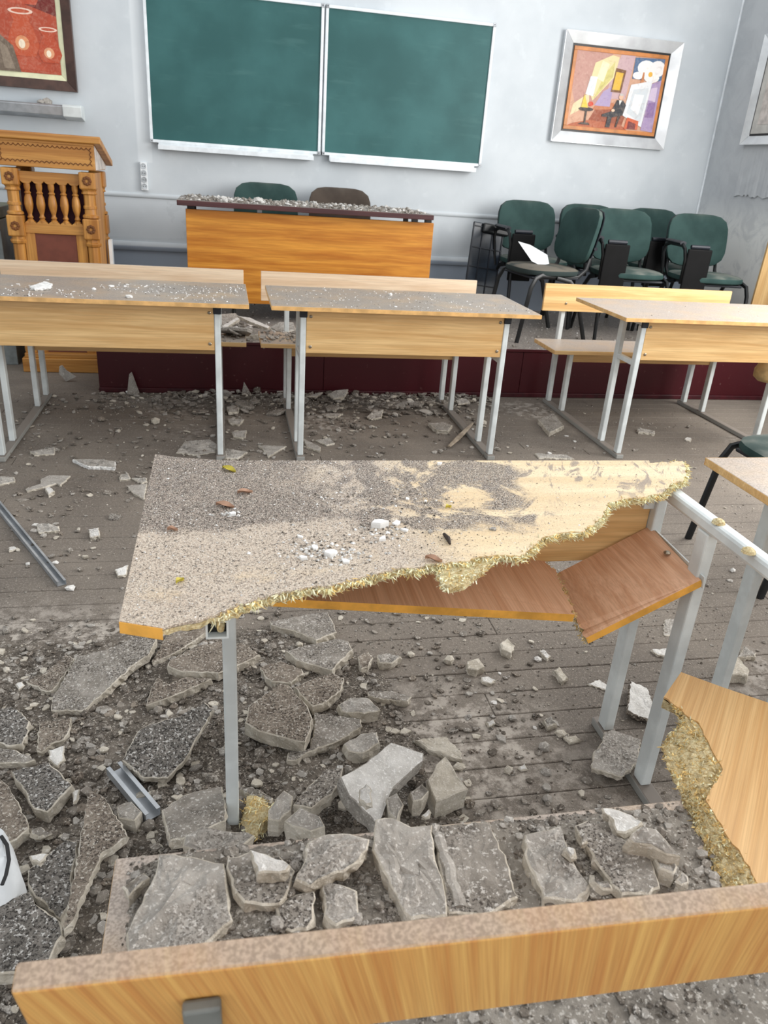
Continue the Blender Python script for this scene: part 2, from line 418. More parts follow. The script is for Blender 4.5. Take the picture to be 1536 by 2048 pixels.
# ------------------------------------------------------------------ things on the walls
cb = thing('chalkboard', 'wide green two-panel chalkboard in white frame on the back wall', 'chalkboard', (0, WY, 1.4))
for (x0, x1, a, c) in ((-.50, .705, 0, 0), (.716, 1.945, 0, 0)):
    z0, z1, f = 0, .94, .020
    MB().box((x0+f*.6, -.030, z0+f*.6), (x1-f*.6, -.006, z1-f*.6)).build('writing_surface', 'board', cb)
    fr = MB()
    fr.box((x0, -.042, z0), (x0+f, 0, z1)).box((x1-f, -.042, z0), (x1, 0, z1)).box((x0+f, -.042, z0), (x1-f, 0, z0+f)).box((x0+f, -.042, z1-f), (x1-f, 0, z1))
    fr.build('frame', 'white_metal', cb, bevel=.003)
    tr = MB(); tr.box((x0+.055, -.10, -.042), (x1-.055, -.012, -.034)).box((x0+.055, -.104, -.042), (x1-.055, -.098, -.012)).box((x0+.055, -.046, -.042), (x1-.055, -.03, .0))
    tr.build('chalk_tray', 'white_metal', cb, bevel=.002)
    for xx in (x0, x1-.024):
        for zz in (z0-.002, z1-.022):
            cc = MB().box((xx, -.046, zz), (xx+.024, -.008, zz+.024)).build('corner_cap', 'alu', cb, bevel=.003)
            MB().tube([(xx+.012, -.0475, zz+.012), (xx+.012, -.045, zz+.012)], .004, 8).build('screw', 'plug', cc)

def picture(bm_polys, w, h, name, parent, loc, rot=None):
    """flat painted canvas: list of (colour, [(u,v)...]) laid over each other in thin coats"""
    b = MB(); cols = []
    for i, (c, p) in enumerate(bm_polys):
        b.add([(u*w, -.0002*i, v*h) for u, v in p], [tuple(range(len(p)))]); cols.append(c)
    o = b.build(name, 'paint', parent, loc=loc, rot=rot)
    me = o.data; ca = me.color_attributes.new('Col', 'FLOAT_COLOR', 'CORNER')
    for pg in me.polygons:
        c = (*lin(cols[pg.index]), 1)
        for li in pg.loop_indices: ca.data[li].color = c
    return o
def ell(u, v, a, bb, n=14, a0=0, a1=360):
    return [(u+a*math.cos(math.radians(a0+(a1-a0)*k/n)), v+bb*math.sin(math.radians(a0+(a1-a0)*k/n))) for k in range(n)]
def mitre_frame(name, w, h, fw, depth, mat, parent, loc, slope=.5, rot=None):
    """four mitred sides, each a part"""
    O = [(0, 0), (w, 0), (w, h), (0, h)]; I = [(fw, fw), (w-fw, fw), (w-fw, h-fw), (fw, h-fw)]
    for k in range(4):
        j = (k+1) % 4; b = MB()
        vs = []
        for (p, q, dO, dI) in ((O, I, 0, 0), (O, I, -depth, -depth*slope)):
            vs += [(p[k][0], dO, p[k][1]), (p[j][0], dO, p[j][1]), (q[j][0], dI, q[j][1]), (q[k][0], dI, q[k][1])]
        b.add(vs, [(0,3,2,1),(4,5,6,7),(0,1,5,4),(1,2,6,5),(2,3,7,6),(3,0,4,7)])
        b.build(name, mat, parent, loc=loc, rot=rot, bevel=.002)
# silver framed studio picture
W_, H_ = .955, .738
p1 = thing('framed_painting', 'painting of a seated man beside a white canvas, in wide silver frame', 'painting', (2.482, WY-.004, 1.617))
mitre_frame('frame_side', W_, H_, .078, .045, 'silver', p1, (0, 0, 0), .35)
MB().box((.074, -.012, .074), (W_-.074, -.004, H_-.074)).build('backing', 'black', p1)
g = MB(); 
for q in (((.092, -.020, .092), (W_-.092, -.010, .118)), ((.092, -.020, H_-.118), (W_-.092, -.010, H_-.092)), ((.092, -.020, .118), (.118, -.010, H_-.118)), ((W_-.118, -.020, .118), (W_-.092, -.010, H_-.118))): g.box(*q)
g.build('inner_frame', 'gold', p1, bevel=.002)
pw, ph = W_-.236, H_-.236
studio = [((206,158,130), [(0,0),(1,0),(1,1),(0,1)]),
 ((186,140,128), [(.05,.32),(.32,.30),(.50,.62),(.40,1),(.0,1),(.0,.5)]),
 ((196,164,168), [(.40,.40),(.62,.42),(.66,1),(.50,1),(.42,.75)]),
 ((150,72,42), [(.22,.05),(.62,.0),(.66,.22),(.56,.32),(.30,.26)]),
 ((176,92,56), [(0,0),(.7,0),(.62,.07),(.25,.10),(.06,.04)]),
 ((190,116,74), [(.26,.24),(.52,.27),(.50,.36),(.30,.33)]),
 ((168,150,186), [(.28,.30),(.46,.30),(.46,.58),(.36,.50)]),
 ((226,206,164), [(.02,.14),(.22,.30),(.20,.46),(.04,.30)]),
 ((224,208,158), [(.20,.48),(.25,.36),(.46,.70),(.48,.96),(.40,.98),(.22,.86),(.20,.70)]),
 ((206,196,120), [(.26,.38),(.44,.70),(.44,.90),(.34,.72)]),
 ((240,230,188), [(.26,.66),(.34,.62),(.38,.86),(.30,.90)]),
 ((222,232,232), [(.16,.44),(.25,.42),(.27,.68),(.19,.68)]),
 ((116,74,38), [(.44,.50),(.56,.50),(.58,.80),(.46,.82)]), ((222,176,52), [(.455,.53),(.54,.53),(.555,.76),(.47,.77)]),
 ((74,104,140), [(.66,.70),(1,.70),(1,1),(.66,.98)]),
 ((238,236,232), ell(.80,.86,.10,.10)), ((236,232,230), ell(.93,.86,.09,.11)), ((238,238,236), ell(.72,.75,.06,.05)), ((240,236,232), ell(.88,.74,.09,.07)), ((232,176,60), ell(.86,.78,.025,.035)),
 ((190,120,70), [(.76,.64),(.80,.64),(.79,.80),(.775,.80)]),
 ((168,146,184), [(.86,.02),(1,.0),(1,.72),(.90,.66)]), ((140,110,160), [(.88,.2),(.98,.2),(.98,.42),(.9,.40)]), ((206,188,212), [(.88,.44),(.97,.42),(.97,.62),(.9,.6)]),
 ((228,230,232), [(.62,.20),(.86,.06),(.90,.70),(.66,.62)]), ((208,214,218), [(.66,.24),(.84,.12),(.87,.6),(.70,.56)]), ((236,238,238), [(.70,.30),(.80,.22),(.83,.50),(.72,.50)]),
 ((206,92,52), [(.66,.02),(.82,.02),(.82,.14),(.68,.18)]), ((116,40,44), [(.695,.02),(.79,.02),(.79,.10),(.70,.13)]),
 ((46,36,40), ell(.19,.24,.085,.028)), ((54,42,40), [(.185,.06),(.205,.06),(.205,.24),(.185,.24)]), ((54,42,40), [(.12,.03),(.26,.03),(.24,.06),(.16,.06)]),
 ((226,196,70), [(.13,.26),(.21,.26),(.15,.44)]), ((206,64,36), ell(.235,.315,.03,.032)),
 ((60,40,36), [(.55,.03),(.57,.03),(.60,.20),(.57,.22)]),
 ((38,40,48), [(.44,.02),(.49,.02),(.50,.16),(.62,.20),(.64,.34),(.60,.40),(.53,.40),(.48,.24),(.38,.19),(.38,.16),(.45,.16)]),
 ((222,180,152), ell(.57,.445,.027,.04)), ((230,226,218), [(.55,.40),(.585,.40),(.565,.33)]), ((232,196,168), ell(.50,.255,.02,.02)), ((196,190,184), ell(.57,.475,.024,.016))]
picture(studio, pw, ph, 'canvas', p1, (.118, -.016, .118))
# still life with jugs
p2 = thing('framed_painting', 'still life of red jugs and a pale gourd in dark brown frame above the lectern', 'painting', (-1.99, WY-.004, 1.672))
W2, H2 = 1.03, .86
mitre_frame('frame_side', W2, H2, .062, .045, 'frame_brown', p2, (0, 0, 0), .6)
mitre_frame('mount_side', W2-.116, H2-.116, .042, .024, 'cream', p2, (.058, 0, .058), .4)
pw, ph = W2-.19, H2-.19
def jug(u, v, s, c, hi):
    body = [(u-.20*s, v), (u+.20*s, v), (u+.30*s, v+.25*s), (u+.22*s, v+.55*s), (u+.14*s, v+.75*s), (u+.22*s, v+.95*s), (u-.22*s, v+.95*s), (u-.14*s, v+.75*s), (u-.22*s, v+.55*s), (u-.30*s, v+.25*s)]
    return [(c, body), ((238,206,188), ell(u, v+.95*s, .23*s, .07*s)), (c, ell(u, v+.95*s, .17*s, .04*s)), (hi, ell(u-.02*s, v+.28*s, .13*s, .16*s)), ((246,232,206), ell(u-.03*s, v+.26*s, .06*s, .10*s))]
still = [((150,52,36), [(0,0),(1,0),(1,1),(0,1)]), ((176,74,48), [(.5,0),(1,0),(1,.55),(.6,.7)]), ((112,34,28), [(.72,.6),(1,.5),(1,1),(.7,1)]), ((186,84,58), [(.55,.02),(.9,.03),(.8,.15),(.6,.12)])]
still += jug(.76, .58, .50, (190,82,56), (226,152,124)) + jug(.74, .14, .40, (192,84,50), (224,150,104)) + jug(.93, .10, .30, (184,76,46), (226,160,120)) + jug(.30, .35, .6, (170,66,46), (210,130,100))
still += [((112,98,84), [(.0,.0),(.70,.0),(.66,.22),(.52,.36),(.36,.30),(.18,.34),(.0,.28)]), ((84,72,64), [(.44,.02),(.52,.02),(.50,.24),(.44,.26)]), ((150,136,116), [(.20,.04),(.34,.04),(.36,.24),(.24,.26)]), ((140,126,110), [(.58,.02),(.66,.02),(.62,.2),(.56,.26)]),
  ((222,212,180), [(.40,.30),(.52,.26),(.58,.38),(.55,.52),(.46,.62),(.44,.86),(.40,.88),(.38,.6),(.34,.44)]), ((244,238,216), ell(.48,.40,.05,.09)), ((192,180,140), ell(.41,.42,.03,.10)), ((238,224,206), [(.50,.60),(.54,.82),(.68,.92),(.66,.95),(.52,.86)])]
picture(still, pw, ph, 'canvas', p2, (.095, -.014, .095))
# picture on the right wall (only its corner shows): local x runs towards the camera
p3 = thing('framed_painting', 'silver framed print with pale mount on the right wall, cut by the photo edge', 'painting', (WX-.004, 5.80, 1.68), -math.pi/2)
mitre_frame('frame_side', .8, .72, .06, .04, 'silver', p3, (0, 0, 0), .4)
MB().box((.055, -.012, .055), (.745, -.004, .665)).build('backing', 'black', p3)
MB().box((.075, -.018, .075), (.725, -.011, .645)).build('mount', 'mat_grey', p3)
MB().box((.135, -.020, .135), (.665, -.016, .585)).build('print', 'oak_pale', p3)
# torn sheet below it
b = MB(); n = 40; top = []; bot = []
for k in range(n+1):
    yy = 5.775-.9*k/n
    bot.append((WX-.007-.006*rnd.random(), yy, 1.335+rnd.uniform(-.014, .010))); top.append((WX-.006, yy, 1.70))
vs = top+bot+[(WX-.001, p[1], p[2]) for p in top]+[(WX-.001, p[1], p[2]) for p in bot]; N = n+1; fs = []
for k in range(n): fs += [(k, k+1, N+k+1, N+k), (N+k, N+k+1, 3*N+k+1, 3*N+k), (2*N+k, 2*N+k+1, k+1, k)]
fs += [(0, N, 3*N, 2*N)]
b.add(vs, fs); o = b.build('torn_sheet', 'wall_rough'); tag(o, 'torn pale sheet with frayed lower edge on the right wall', 'wall covering')
# grey casing under the jug painting
cs = thing('screen_casing', 'long grey metal casing on the wall under the jug painting', 'casing', (-1.95, WY, 1.50))
b = MB(); b.prism([(-.0, 0), (-.13, .02), (-.14, .075), (-.12, .085), (0, .085)], 0, .90, T=Matrix(((0,0,1,0),(1,0,0,0),(0,1,0,0),(0,0,0,1)))); b.build('body', 'alu', cs, bevel=.003)
b = MB(); b.prism([(-.0, -.004), (-.135, .016), (-.145, .079), (-.123, .090), (0, .090)], .90, 1.02, T=Matrix(((0,0,1,0),(1,0,0,0),(0,1,0,0),(0,0,0,1)))); b.build('end_cap', 'leg', cs, bevel=.004)
for k, (xx, s) in enumerate(((-1.15, .03), (-1.10, .026), (-1.21, .018))):
    pass
# sockets
so = thing('socket_strip', 'white strip of four power sockets on the wall left of the chalkboard', 'socket', (-.557, WY, 1.08))
MB().box((-.024, -.030, 0), (.024, 0, .187)).build('body', 'socket', so, bevel=.004)
for k in range(4):
    z = .027+.0445*k
    b = MB(); b.lathe([(.019, 0), (.019, .004), (.016, .004), (.016, .001)], 18, T=Matrix.Translation((0, -.030, z)) @ Matrix.Rotation(math.pi/2, 4, 'X'))
    s_ = b.build('outlet', 'socket_dark', so)
    b = MB()
    for dx in (-.007, .007): b.tube([(dx, -.0345, z), (dx, -.030, z)], .0026, 8)
    b.build('pin_hole', 'plug', s_)

# ------------------------------------------------------------------ lectern and what stands beside it
def lectern():
    L = thing('lectern', 'carved golden oak lectern with balusters and sloping top left of the platform', 'lectern', (-1.01, 5.2, 0))
    w, d = .50, .46                       # front face at local y 0, centre x 0
    base = MB().box((-.27, -.03, 0), (.27, .48, .09)).box((-.255, -.015, .09), (.255, .465, .12)).build('plinth', 'oak_h', L, bevel=.006)
    for sx in (-1, 1):
        for yy in (.035, .42):
            x = sx*.215
            c = MB()
            T = Matrix.Translation((x, yy, 0))
            c.lathe([(.045, .12), (.045, .16), (.036, .165), (.036, .78), (.046, .785), (.050, .80), (.040, .81), (.040, .825)], 8, T=T)
            c.lathe([(.040, 1.0), (.040, 1.015), (.034, 1.02), (.034, 1.08), (.046, 1.085), (.040, 1.10), (.048, 1.11)], 8, T=T)
            col = c.build('column', 'oak', L, bevel=.002)
            for z0, z1 in ((.825, .945), (1.11, 1.205)):
                MB().box((x-.047, yy-.047, z0), (x+.047, yy+.047, z1)).build('block', 'oak', L, bevel=.008)
                if yy < .1:
                    r = MB(); zc = (z0+z1)/2
                    for k in range(8):
                        a = k*math.pi/4
                        r.lathe([(.004, -.002), (.010, .0), (.009, .004), (.003, .006)], 8, T=Matrix.Translation((x+.018*math.cos(a), yy-.047, zc+.018*math.sin(a))) @ Matrix.Rotation(math.pi/2, 4, 'X'))
                    r.build('rosette', 'oak_dark', L)
            c = MB(); c.lathe([(.034, .945), (.048, .95), (.048, .962), (.036, .97), (.034, 1.0)], 12, T=T); c.build('ring', 'oak', L, smooth=True)
    for sx in (-1, 1): MB().box((sx*.235-.012, .06, .12), (sx*.235+.012, .40, 1.2)).build('side_panel', 'oak', L)
    MB().box((-.12, .03, .12), (.12, .045, .90)).build('felt_panel', 'brown_panel', L)
    for sx in (-1, 1): MB().box((sx*.148-.03, .026, .12), (sx*.148+.03, .050, .90)).build('stile', 'oak', L, bevel=.003)
    def scallop(z0, z1, up):
        n = 41; pts = []
        for k in range(n):
            u = -.168+.336*k/(n-1); ph = ((u+.168)/.0672) % 1
            dz = .014*max(0, 1-abs(ph-.0)*5, 1-abs(1-ph)*5)
            pts.append((u, (z1 - dz) if up else (z0 + dz)))
        return ([(-.168, z0), (.168, z0)] + pts[::-1]) if up else ([(.168, z1), (-.168, z1)] + pts)
    Tn = Matrix(((1,0,0,0),(0,0,1,0),(0,1,0,0),(0,0,0,1)))
    MB().prism(scallop(.845, .915, True), .02, .055, T=Tn).build('lower_rail', 'oak_h', L, bevel=.002)
    MB().prism(scallop(1.125, 1.19, False), .02, .055, T=Tn).build('upper_rail', 'oak_h', L, bevel=.002)
    MB().box((-.18, .075, .90), (.18, .085, 1.14)).build('cloth', 'burgundy', L)
    for k in range(5):
        x = -.1344+.0672*k
        c = MB(); c.lathe([(.020, .905), (.020, .918), (.012, .925), (.018, .935), (.012, .945), (.012, .955), (.022, .985), (.026, 1.01), (.022, 1.045), (.015, 1.065), (.020, 1.072), (.013, 1.082), (.018, 1.10), (.018, 1.13)], 16, T=Matrix.Translation((x, .038, 0)))
        c.build('baluster', 'oak', L, smooth=True)
    bx = MB(); # sloping box
    Ts = Matrix(((0,0,1,0),(1,0,0,0),(0,1,0,0),(0,0,0,1)))
    bx.prism([(-.01, 1.215), (.42, 1.215), (.42, 1.25), (-.01, 1.36)], -.268, .268, T=Ts)
    bx.build('box', ['oak_h'], L, bevel=.003)
    MB().prism([(.0, 1.22), (.415, 1.22), (.415, 1.245), (.0, 1.35)], .269, .272, T=Ts).build('box_cheek', 'oak_pale', L)
    MB().prism([(-.035, 1.362), (-.035, 1.395), (-.02, 1.40), (.46, 1.272), (.46, 1.238)], -.31, .31, T=Ts).build('sloping_top', 'oak_h', L, bevel=.004)
    # scallop carving round the front of the box
    cv = MB()
    for row, (zz, s) in enumerate(((1.337, -1), (1.24, 1))):
        for k in range(19):
            x0 = -.25+.0265*k
            cv.tube([(x0+.0265*q/4, -.0115, zz+s*.012*math.sin(math.pi*q/4)) for q in range(5)], .0022, 5)
    for k in range(4): 
        z0 = 1.243+.0235*k
        for xs in (-.252, .252): cv.tube([(xs-(1 if xs > 0 else -1)*.010*math.sin(math.pi*q/4), -.0115, z0+.0235*q/4) for q in range(5)], .0022, 5)
    cv.build('carved_border', 'oak_dark', L)
    for zz in (1.352, 1.223): MB().box((-.268, -.016, zz-.006), (.268, -.008, zz+.006)).build('moulding', 'oak_h', L, bevel=.002)
    return L
lectern()
cab = thing('cabinet', 'grey cabinet with olive top drawer at the left photo edge beside the lectern', 'cabinet', (-1.66, 5.35, 0))
MB().box((-.30, 0, 0), (.31, .5, .90)).build('body', 'cab', cab, bevel=.004)
MB().box((-.295, -.012, .905), (.305, .5, .97)).build('drawer', 'olive', cab, bevel=.004)
MB().box((-.28, -.024, .875), (.29, -.0, .895)).build('pale_rail', 'socket', cab, bevel=.003)
MB().box((-.30, -.016, .845), (.31, 0, .868)).build('wood_rail', 'oak_h', cab, bevel=.003)
wb = MB().box((-.742, 5.50, PZ), (-.722, 5.56, .80)).build('white_board', 'socket'); tag(wb, 'narrow white board standing upright behind the lectern', 'board')

# ------------------------------------------------------------------ teacher's desk on the platform
def teacher_desk():
    T = thing('teacher_desk', 'large teacher desk with honey veneer front and dark red rubble-strewn top', 'desk', (0.53, 5.28, PZ))
    a = at_y(371, 418, 5.33); b_ = at_y(868, 446, 5.33)
    x0, x1 = a.x-.53, b_.x-.53; zt = (a.z+b_.z)/2-PZ
    MB().box((x0, .05, at_y(497, 607, 5.33).z-PZ), (x1, .075, zt)).build('front_panel', 'honey', T, bevel=.002)
    c = at_z(347, 408, 1.075); e = at_z(881, 438, 1.075)
    MB().box((c.x-.53, -.03, 1.05-PZ), (e.x-.53+.02, .53, 1.082-PZ)).build('desktop', 'dark_top', T, bevel=.003)
    for x in (x0+.03, x1-.03):
        for y in (.10, .50): MB().box((x-.022, y-.02, 0), (x+.022, y+.02, 1.05-PZ)).build('leg', 'black', T, bevel=.003)
    MB().box((x0+.45, .09, .60), (x0+.48, .12, 1.05-PZ)).build('support', 'alu', T)
    MB().box((x1-.20, .09, .60), (x1-.17, .12, 1.05-PZ)).build('support', 'black', T)
    for x in (x0+.03, x1-.03): MB().box((x-.012, .12, .62), (x+.012, .48, .66)).build('side_rail', 'black', T)
    return T
teacher_desk()

# ------------------------------------------------------------------ chairs
def pad(w, h, t, n=28, ex=3.2, dome=.5, rings=5):
    """padded cushion in the XY plane: superellipse outline, domed, thickness t"""
    b = MB(); vs = []; fs = []
    prof = [(.0, -1.0), (.90, -1.0), (.985, -.6), (1., 0), (.985, .55), (.90, .95), (.6, 1.0+dome*.6), (.3, 1.0+dome*.9)]
    for s, zz in prof[1:]:
        for k in range(n):
            a = 2*math.pi*k/n; cx, sx = math.cos(a), math.sin(a)
            r = (abs(cx)**ex+abs(sx)**ex)**(-1/ex)
            vs.append((w/2*r*cx*s, h/2*r*sx*s, zz*t/2))
    m = len(prof)-1
    for i in range(m-1):
        for k in range(n): fs.append((i*n+k, i*n+(k+1) % n, (i+1)*n+(k+1) % n, (i+1)*n+k))
    vs.append((0, 0, (1+dome)*t/2)); top = len(vs)-1
    for k in range(n): fs.append(((m-1)*n+k, (m-1)*n+(k+1) % n, top))
    fs.append(tuple(range(n))[::-1])
    return b.add(vs, fs)
def bend_back(b, amt):
    b.v = [(x, y, z + amt*(x/.23)**2) for x, y, z in b.v]; return b
def make_chair(label, loc, rz, fabric='green', seatfab=None, arm=False, group=None, name='office_chair'):
    t = thing(name, label, 'chair', loc, rz, group)
    pad(.475, .44, .05, dome=.35).build('seat', seatfab or fabric, t, loc=(0, 0, .455), smooth=True)
    MB().prism([(-.20, -.18), (.20, -.18), (.20, .18), (-.20, .18)], .412, .428).build('seat_shell', 'plug', t, bevel=.006)
    bk = bend_back(pad(.46, .37, .045, dome=.35, ex=3.9), -.0)
    bk.v = [(x, y, z - .035*(1-(x/.23)**2)) for x, y, z in bk.v]
    bk.build('backrest', fabric, t, loc=(0, .235, .69), rot=(math.radians(78), 0, 0), smooth=True)
    bs = pad(.45, .36, .014, dome=.1, ex=3.9); bs.v = [(x, y, z - .035*(1-(x/.23)**2)) for x, y, z in bs.v]
    bs.build('back_shell', 'plug', t, loc=(0, .266, .69), rot=(math.radians(78), 0, 0), smooth=True)
    for sx in (-1, 1):
        # front leg runs up under the seat and into the rear leg; one bent tube per leg
        MB().tube([(sx*.245, -.255, 0), (sx*.24, -.20, .36), (sx*.236, -.17, .42), (sx*.22, -.12, .440), (sx*.20, .05, .432)], .0125, 8, flat=1.3).build('leg', 'black', t, smooth=True)
        MB().tube([(sx*.245, .275, 0), (sx*.235, .16, .34), (sx*.225, .10, .405), (sx*.215, .0, .425)], .0125, 8, flat=1.3).build('leg', 'black', t, smooth=True)
        MB().tube([(sx*.19, .06, .418), (sx*.19, .18, .43), (sx*.19, .235, .48), (sx*.185, .262, .60), (sx*.18, .285, .74)], .011, 8, flat=1.3).build('back_support', 'black', t, smooth=True)
        MB().tube([(sx*.195, .267, .62), (sx*.238, .25, .62)], .012, 8).build('back_knob', 'plug', t)
    if arm:
        sx = -1
        am = MB().tube([(sx*.25, .14, .40), (sx*.275, .155, .60), (sx*.275, .13, .655), (sx*.275, .06, .672), (sx*.275, -.13, .672), (sx*.275, -.175, .65), (sx*.262, -.185, .58), (sx*.25, -.16, .42)], .0115, 8, flat=1.3).build('arm_frame', 'black', t, smooth=True)
        MB().tube([(sx*.275, .11, .684), (sx*.275, -.13, .684)], [.022, .024], 10, flat=.6).build('arm_pad', 'plug', t, smooth=True)
        tb = MB().box((sx*.262, -.205, .33), (sx*.262+.175, -.185, .655)).build('writing_tablet', 'tablet', t, bevel=.008)
        MB().tube([(sx*.262+.02, -.19, .668), (sx*.262+.15, -.19, .668)], .014, 8).build('hinge', 'plug', tb)
    return t
make_chair('green chair with folded writing tablet, rightmost in the chair group by the corner', (3.39, 5.17, PZ), -.10, arm=True)
make_chair('green chair with folded writing tablet in the middle of the front chair row', (2.80, 5.22, PZ), -.10, arm=True)
make_chair('green chair against the wall behind the middle tablet chair, only its top showing', (2.80, 5.74, PZ), 0)
make_chair('green chair near the corner behind the two tablet chairs', (3.37, 5.74, PZ), .03, arm=True)
make_chair('green tablet chair against the wall beside the black plastic panel', (2.28, 5.70, PZ), .0, arm=True)
make_chair('green chair turned sideways with dirt and paper on its seat', (2.15, 5.20, PZ), math.radians(-82), seatfab='green_dirty')
make_chair('dark green chair behind the left half of the teacher desk', (.300, 5.76, PZ), 0)
make_chair('brown chair behind the right half of the teacher desk', (.84, 5.76, PZ), 0, fabric='brown_fabric')
make_chair('dark chair with black legs at the right photo edge behind the near desk', (2.17, 2.36, 0), math.radians(-90))

# black plastic grid panel leaning on the wall
gp = thing('plastic_panel', 'smoky black plastic panel with grid ribs leaning on the wall left of the chairs', 'panel', (1.905, 5.76, PZ+.10), math.radians(8))
TT = Matrix.Rotation(math.radians(-10), 4, 'X') @ Matrix.Rotation(math.radians(7), 4, 'Y')
def pbox(a, b_, nm, mt, bev=.003): 
    o = MB().box(a, b_, T=TT).build(nm, mt, gp, bevel=bev); return o
pbox((-.13, 0, 0), (.13, .02, .60), 'sheet', 'crate', .008)
for x in (-.128, -.05, .035, .122): pbox((x-.004, -.008, .01), (x+.004, 0, .59), 'rib', 'plug', .001)
for z in (.02, .15, .28, .42, .57): pbox((-.13, -.007, z-.004), (.13, 0, z+.004), 'rib', 'plug', .001)
pbox((-.06, -.03, .53), (.16, .03, .60), 'top_clamp', 'black', .012)

# paper and plaster on the turned chair, and oddments at the right
zc = PZ+.487
pc = [at_y(x, y, 5.20) for x, y in ((1044, 487), (1068, 494), (1097, 512), (1096, 528), (1078, 531), (1062, 523))]
zb = min(p.z for p in pc); pp = [Vector((p.x-pc[0].x, (p.z-zb)*.8, (p.z-zb)*1.02)) for p in pc]; n = len(pp); b = MB()
b.add([tuple(p) for p in pp]+[tuple(p+Vector((.001, .003, -.001))) for p in pp], [tuple(range(n)), tuple(range(n, 2*n))[::-1]]+[(i, n+i, n+(i+1) % n, (i+1) % n) for i in range(n)])
po = b.build('crumpled_paper', 'paper', loc=(pc[0].x, 5.17, zc-.006)); tag(po, 'white torn sheet standing on the dirty turned chair', 'paper')
A_, B_ = at_y(1503, 612, 4.95), at_y(1540, 480, 4.95)
tb_ = MB().prism([(A_.x-.012, PZ), (3.872, PZ), (3.872, B_.z+.16), (B_.x, B_.z), (A_.x, A_.z)], 0, .02, T=Matrix(((1,0,0,0),(0,0,1,4.95),(0,1,0,0),(0,0,0,1)))).build('tan_board', 'tan_board', bevel=.003)
tag(tb_, 'tan board leaning by the right wall at the photo edge', 'board')
b = MB(); gx = at_y(1540, 745, 3.80)
b.lathe([(.02, 0), (.06, .004), (.09, .03), (.095, .07), (.07, .115), (.03, .14), (.012, .15)], 18)
b.v = [(x*(1+.15*noise.noise(Vector((x*12, y*12, z*12)))), y*(.8+.15*noise.noise(Vector((x*12+5, y*12, z*12)))), z) for x, y, z in b.v]
bag = thing('cloth_bag', 'tan cloth bag hanging under the right desk at the photo edge', 'bag', (gx.x, 3.80, gx.z-.055))
b.build('body', 'tan', bag, smooth=True)
MB().tube([(0, 0, .145), (.02, 0, .22), (3.05-gx.x, 0, .706-gx.z+.055)], .006, 6).build('strap', 'tan', bag, smooth=True)

# ------------------------------------------------------------------ school desk units : desk and bench on common foot bars
def rect_tube(a, b_, sx, sy):
    """upright or lying rectangular tube between two points"""
    (x0, y0, z0), (x1, y1, z1) = a, b_
    return MB().box((min(x0, x1)-sx/2, min(y0, y1)-sy/2, min(z0, z1)), (max(x0, x1)+sx/2, max(y0, y1)+sy/2, max(z0, z1)))
def desk_unit(label, loc, flip=False, top='beech_dusty', back='beech_back', broken=False, group=None, seatmat='beech_dusty'):
    """local y 0 is the edge with the front panel; the bench lies at +y (or -y when flipped)"""
    U = thing('desk_bench', label, 'desk', loc, 0, group)
    s = -1 if flip else 1
    def bx(x0, y0, z0, x1, y1, z1):
        return MB().box((x0, min(s*y0, s*y1), z0), (x1, max(s*y0, s*y1), z1))
    for x in (.15, 1.14):
        for y, zt in ((.095, .708), (.295, .708), (.865, .405), (1.085, .405 if broken else .70)):
            bx(x-.0135, y-.020, .024, x+.0135, y+.020, zt).build('leg', 'leg', U, bevel=.004)
        bx(x-.02, .055, 0, x+.02, 1.13, .024).build('foot_bar', 'foot', U, bevel=.003)
        rx, re = (x-.016, .582) if broken and x < .5 else (x, .60)
        rl = bx(rx-.0165, .075, .709, rx+.0165, re, .7405)
        rl.build('top_rail', 'leg', U, bevel=.008)
        bx(x-.015, .845, .38, x+.015, 1.085, .405).build('seat_rail', 'leg', U, bevel=.004)
        bx(x-.018, .068, .70, x+.018, .080, .7405).build('end_plug', 'plug', U, bevel=.003)
        if not broken: bx(x-.013, .115, .5, x+.013, .275, .525).build('brace', 'leg', U, bevel=.003)
    if not broken:
        bx(0, 0, .7405, 1.28, .60, .76).build('tabletop', [top], U, bevel=.002)
        e_ = bx(0, -.0012, .7412, 1.28, -.0002, .7592).build('edge_band', 'edge_soft', U)
    pn = bx(.165, .078, .535, 1.125, .094, .7400).build('front_panel', 'beech', U, bevel=.0015)
    for x in (.185, 1.105):
        for z in (.565, .705): MB().lathe([(.0075, 0), (.0075, .002), (.004, .004)], 10, T=Matrix.Translation((x, s*.077, z)) @ Matrix.Rotation(s*math.pi/2, 4, 'X')).build('bolt', 'bolt', pn)
    bx(-.015, .735, .405, 1.285, 1.07, .43).build('seat', seatmat, U, bevel=.003)
    bx(.165, .875, .33, 1.125, .89, .405).build('apron', 'beech', U, bevel=.0015)
    if not broken:
        bk = bx(0, 1.047, .607, 1.28, 1.065, .77).build('backrest', back, U, bevel=.0015)
        for x in (.15, 1.14): MB().lathe([(.007, 0), (.007, .002), (.004, .0035)], 10, T=Matrix.Translation((x, s*1.046, .655)) @ Matrix.Rotation(s*math.pi/2, 4, 'X')).build('bolt', 'bolt', bk)
    return U
desk_unit('desk with bench at the left photo edge, standing before the lectern', (-1.178, 3.50, 0))
desk_unit('middle desk with bench, standing before the teacher desk', (.20, 3.49, 0))
desk_unit('right desk with bench, standing before the green chairs', (1.925, 3.50, 0), top='beech_pale', back='beech', seatmat='beech_pale')
desk_unit('near desk cut by the right photo edge, beside the broken desk', (1.15, 1.575, 0), flip=True, top='beech_pale')

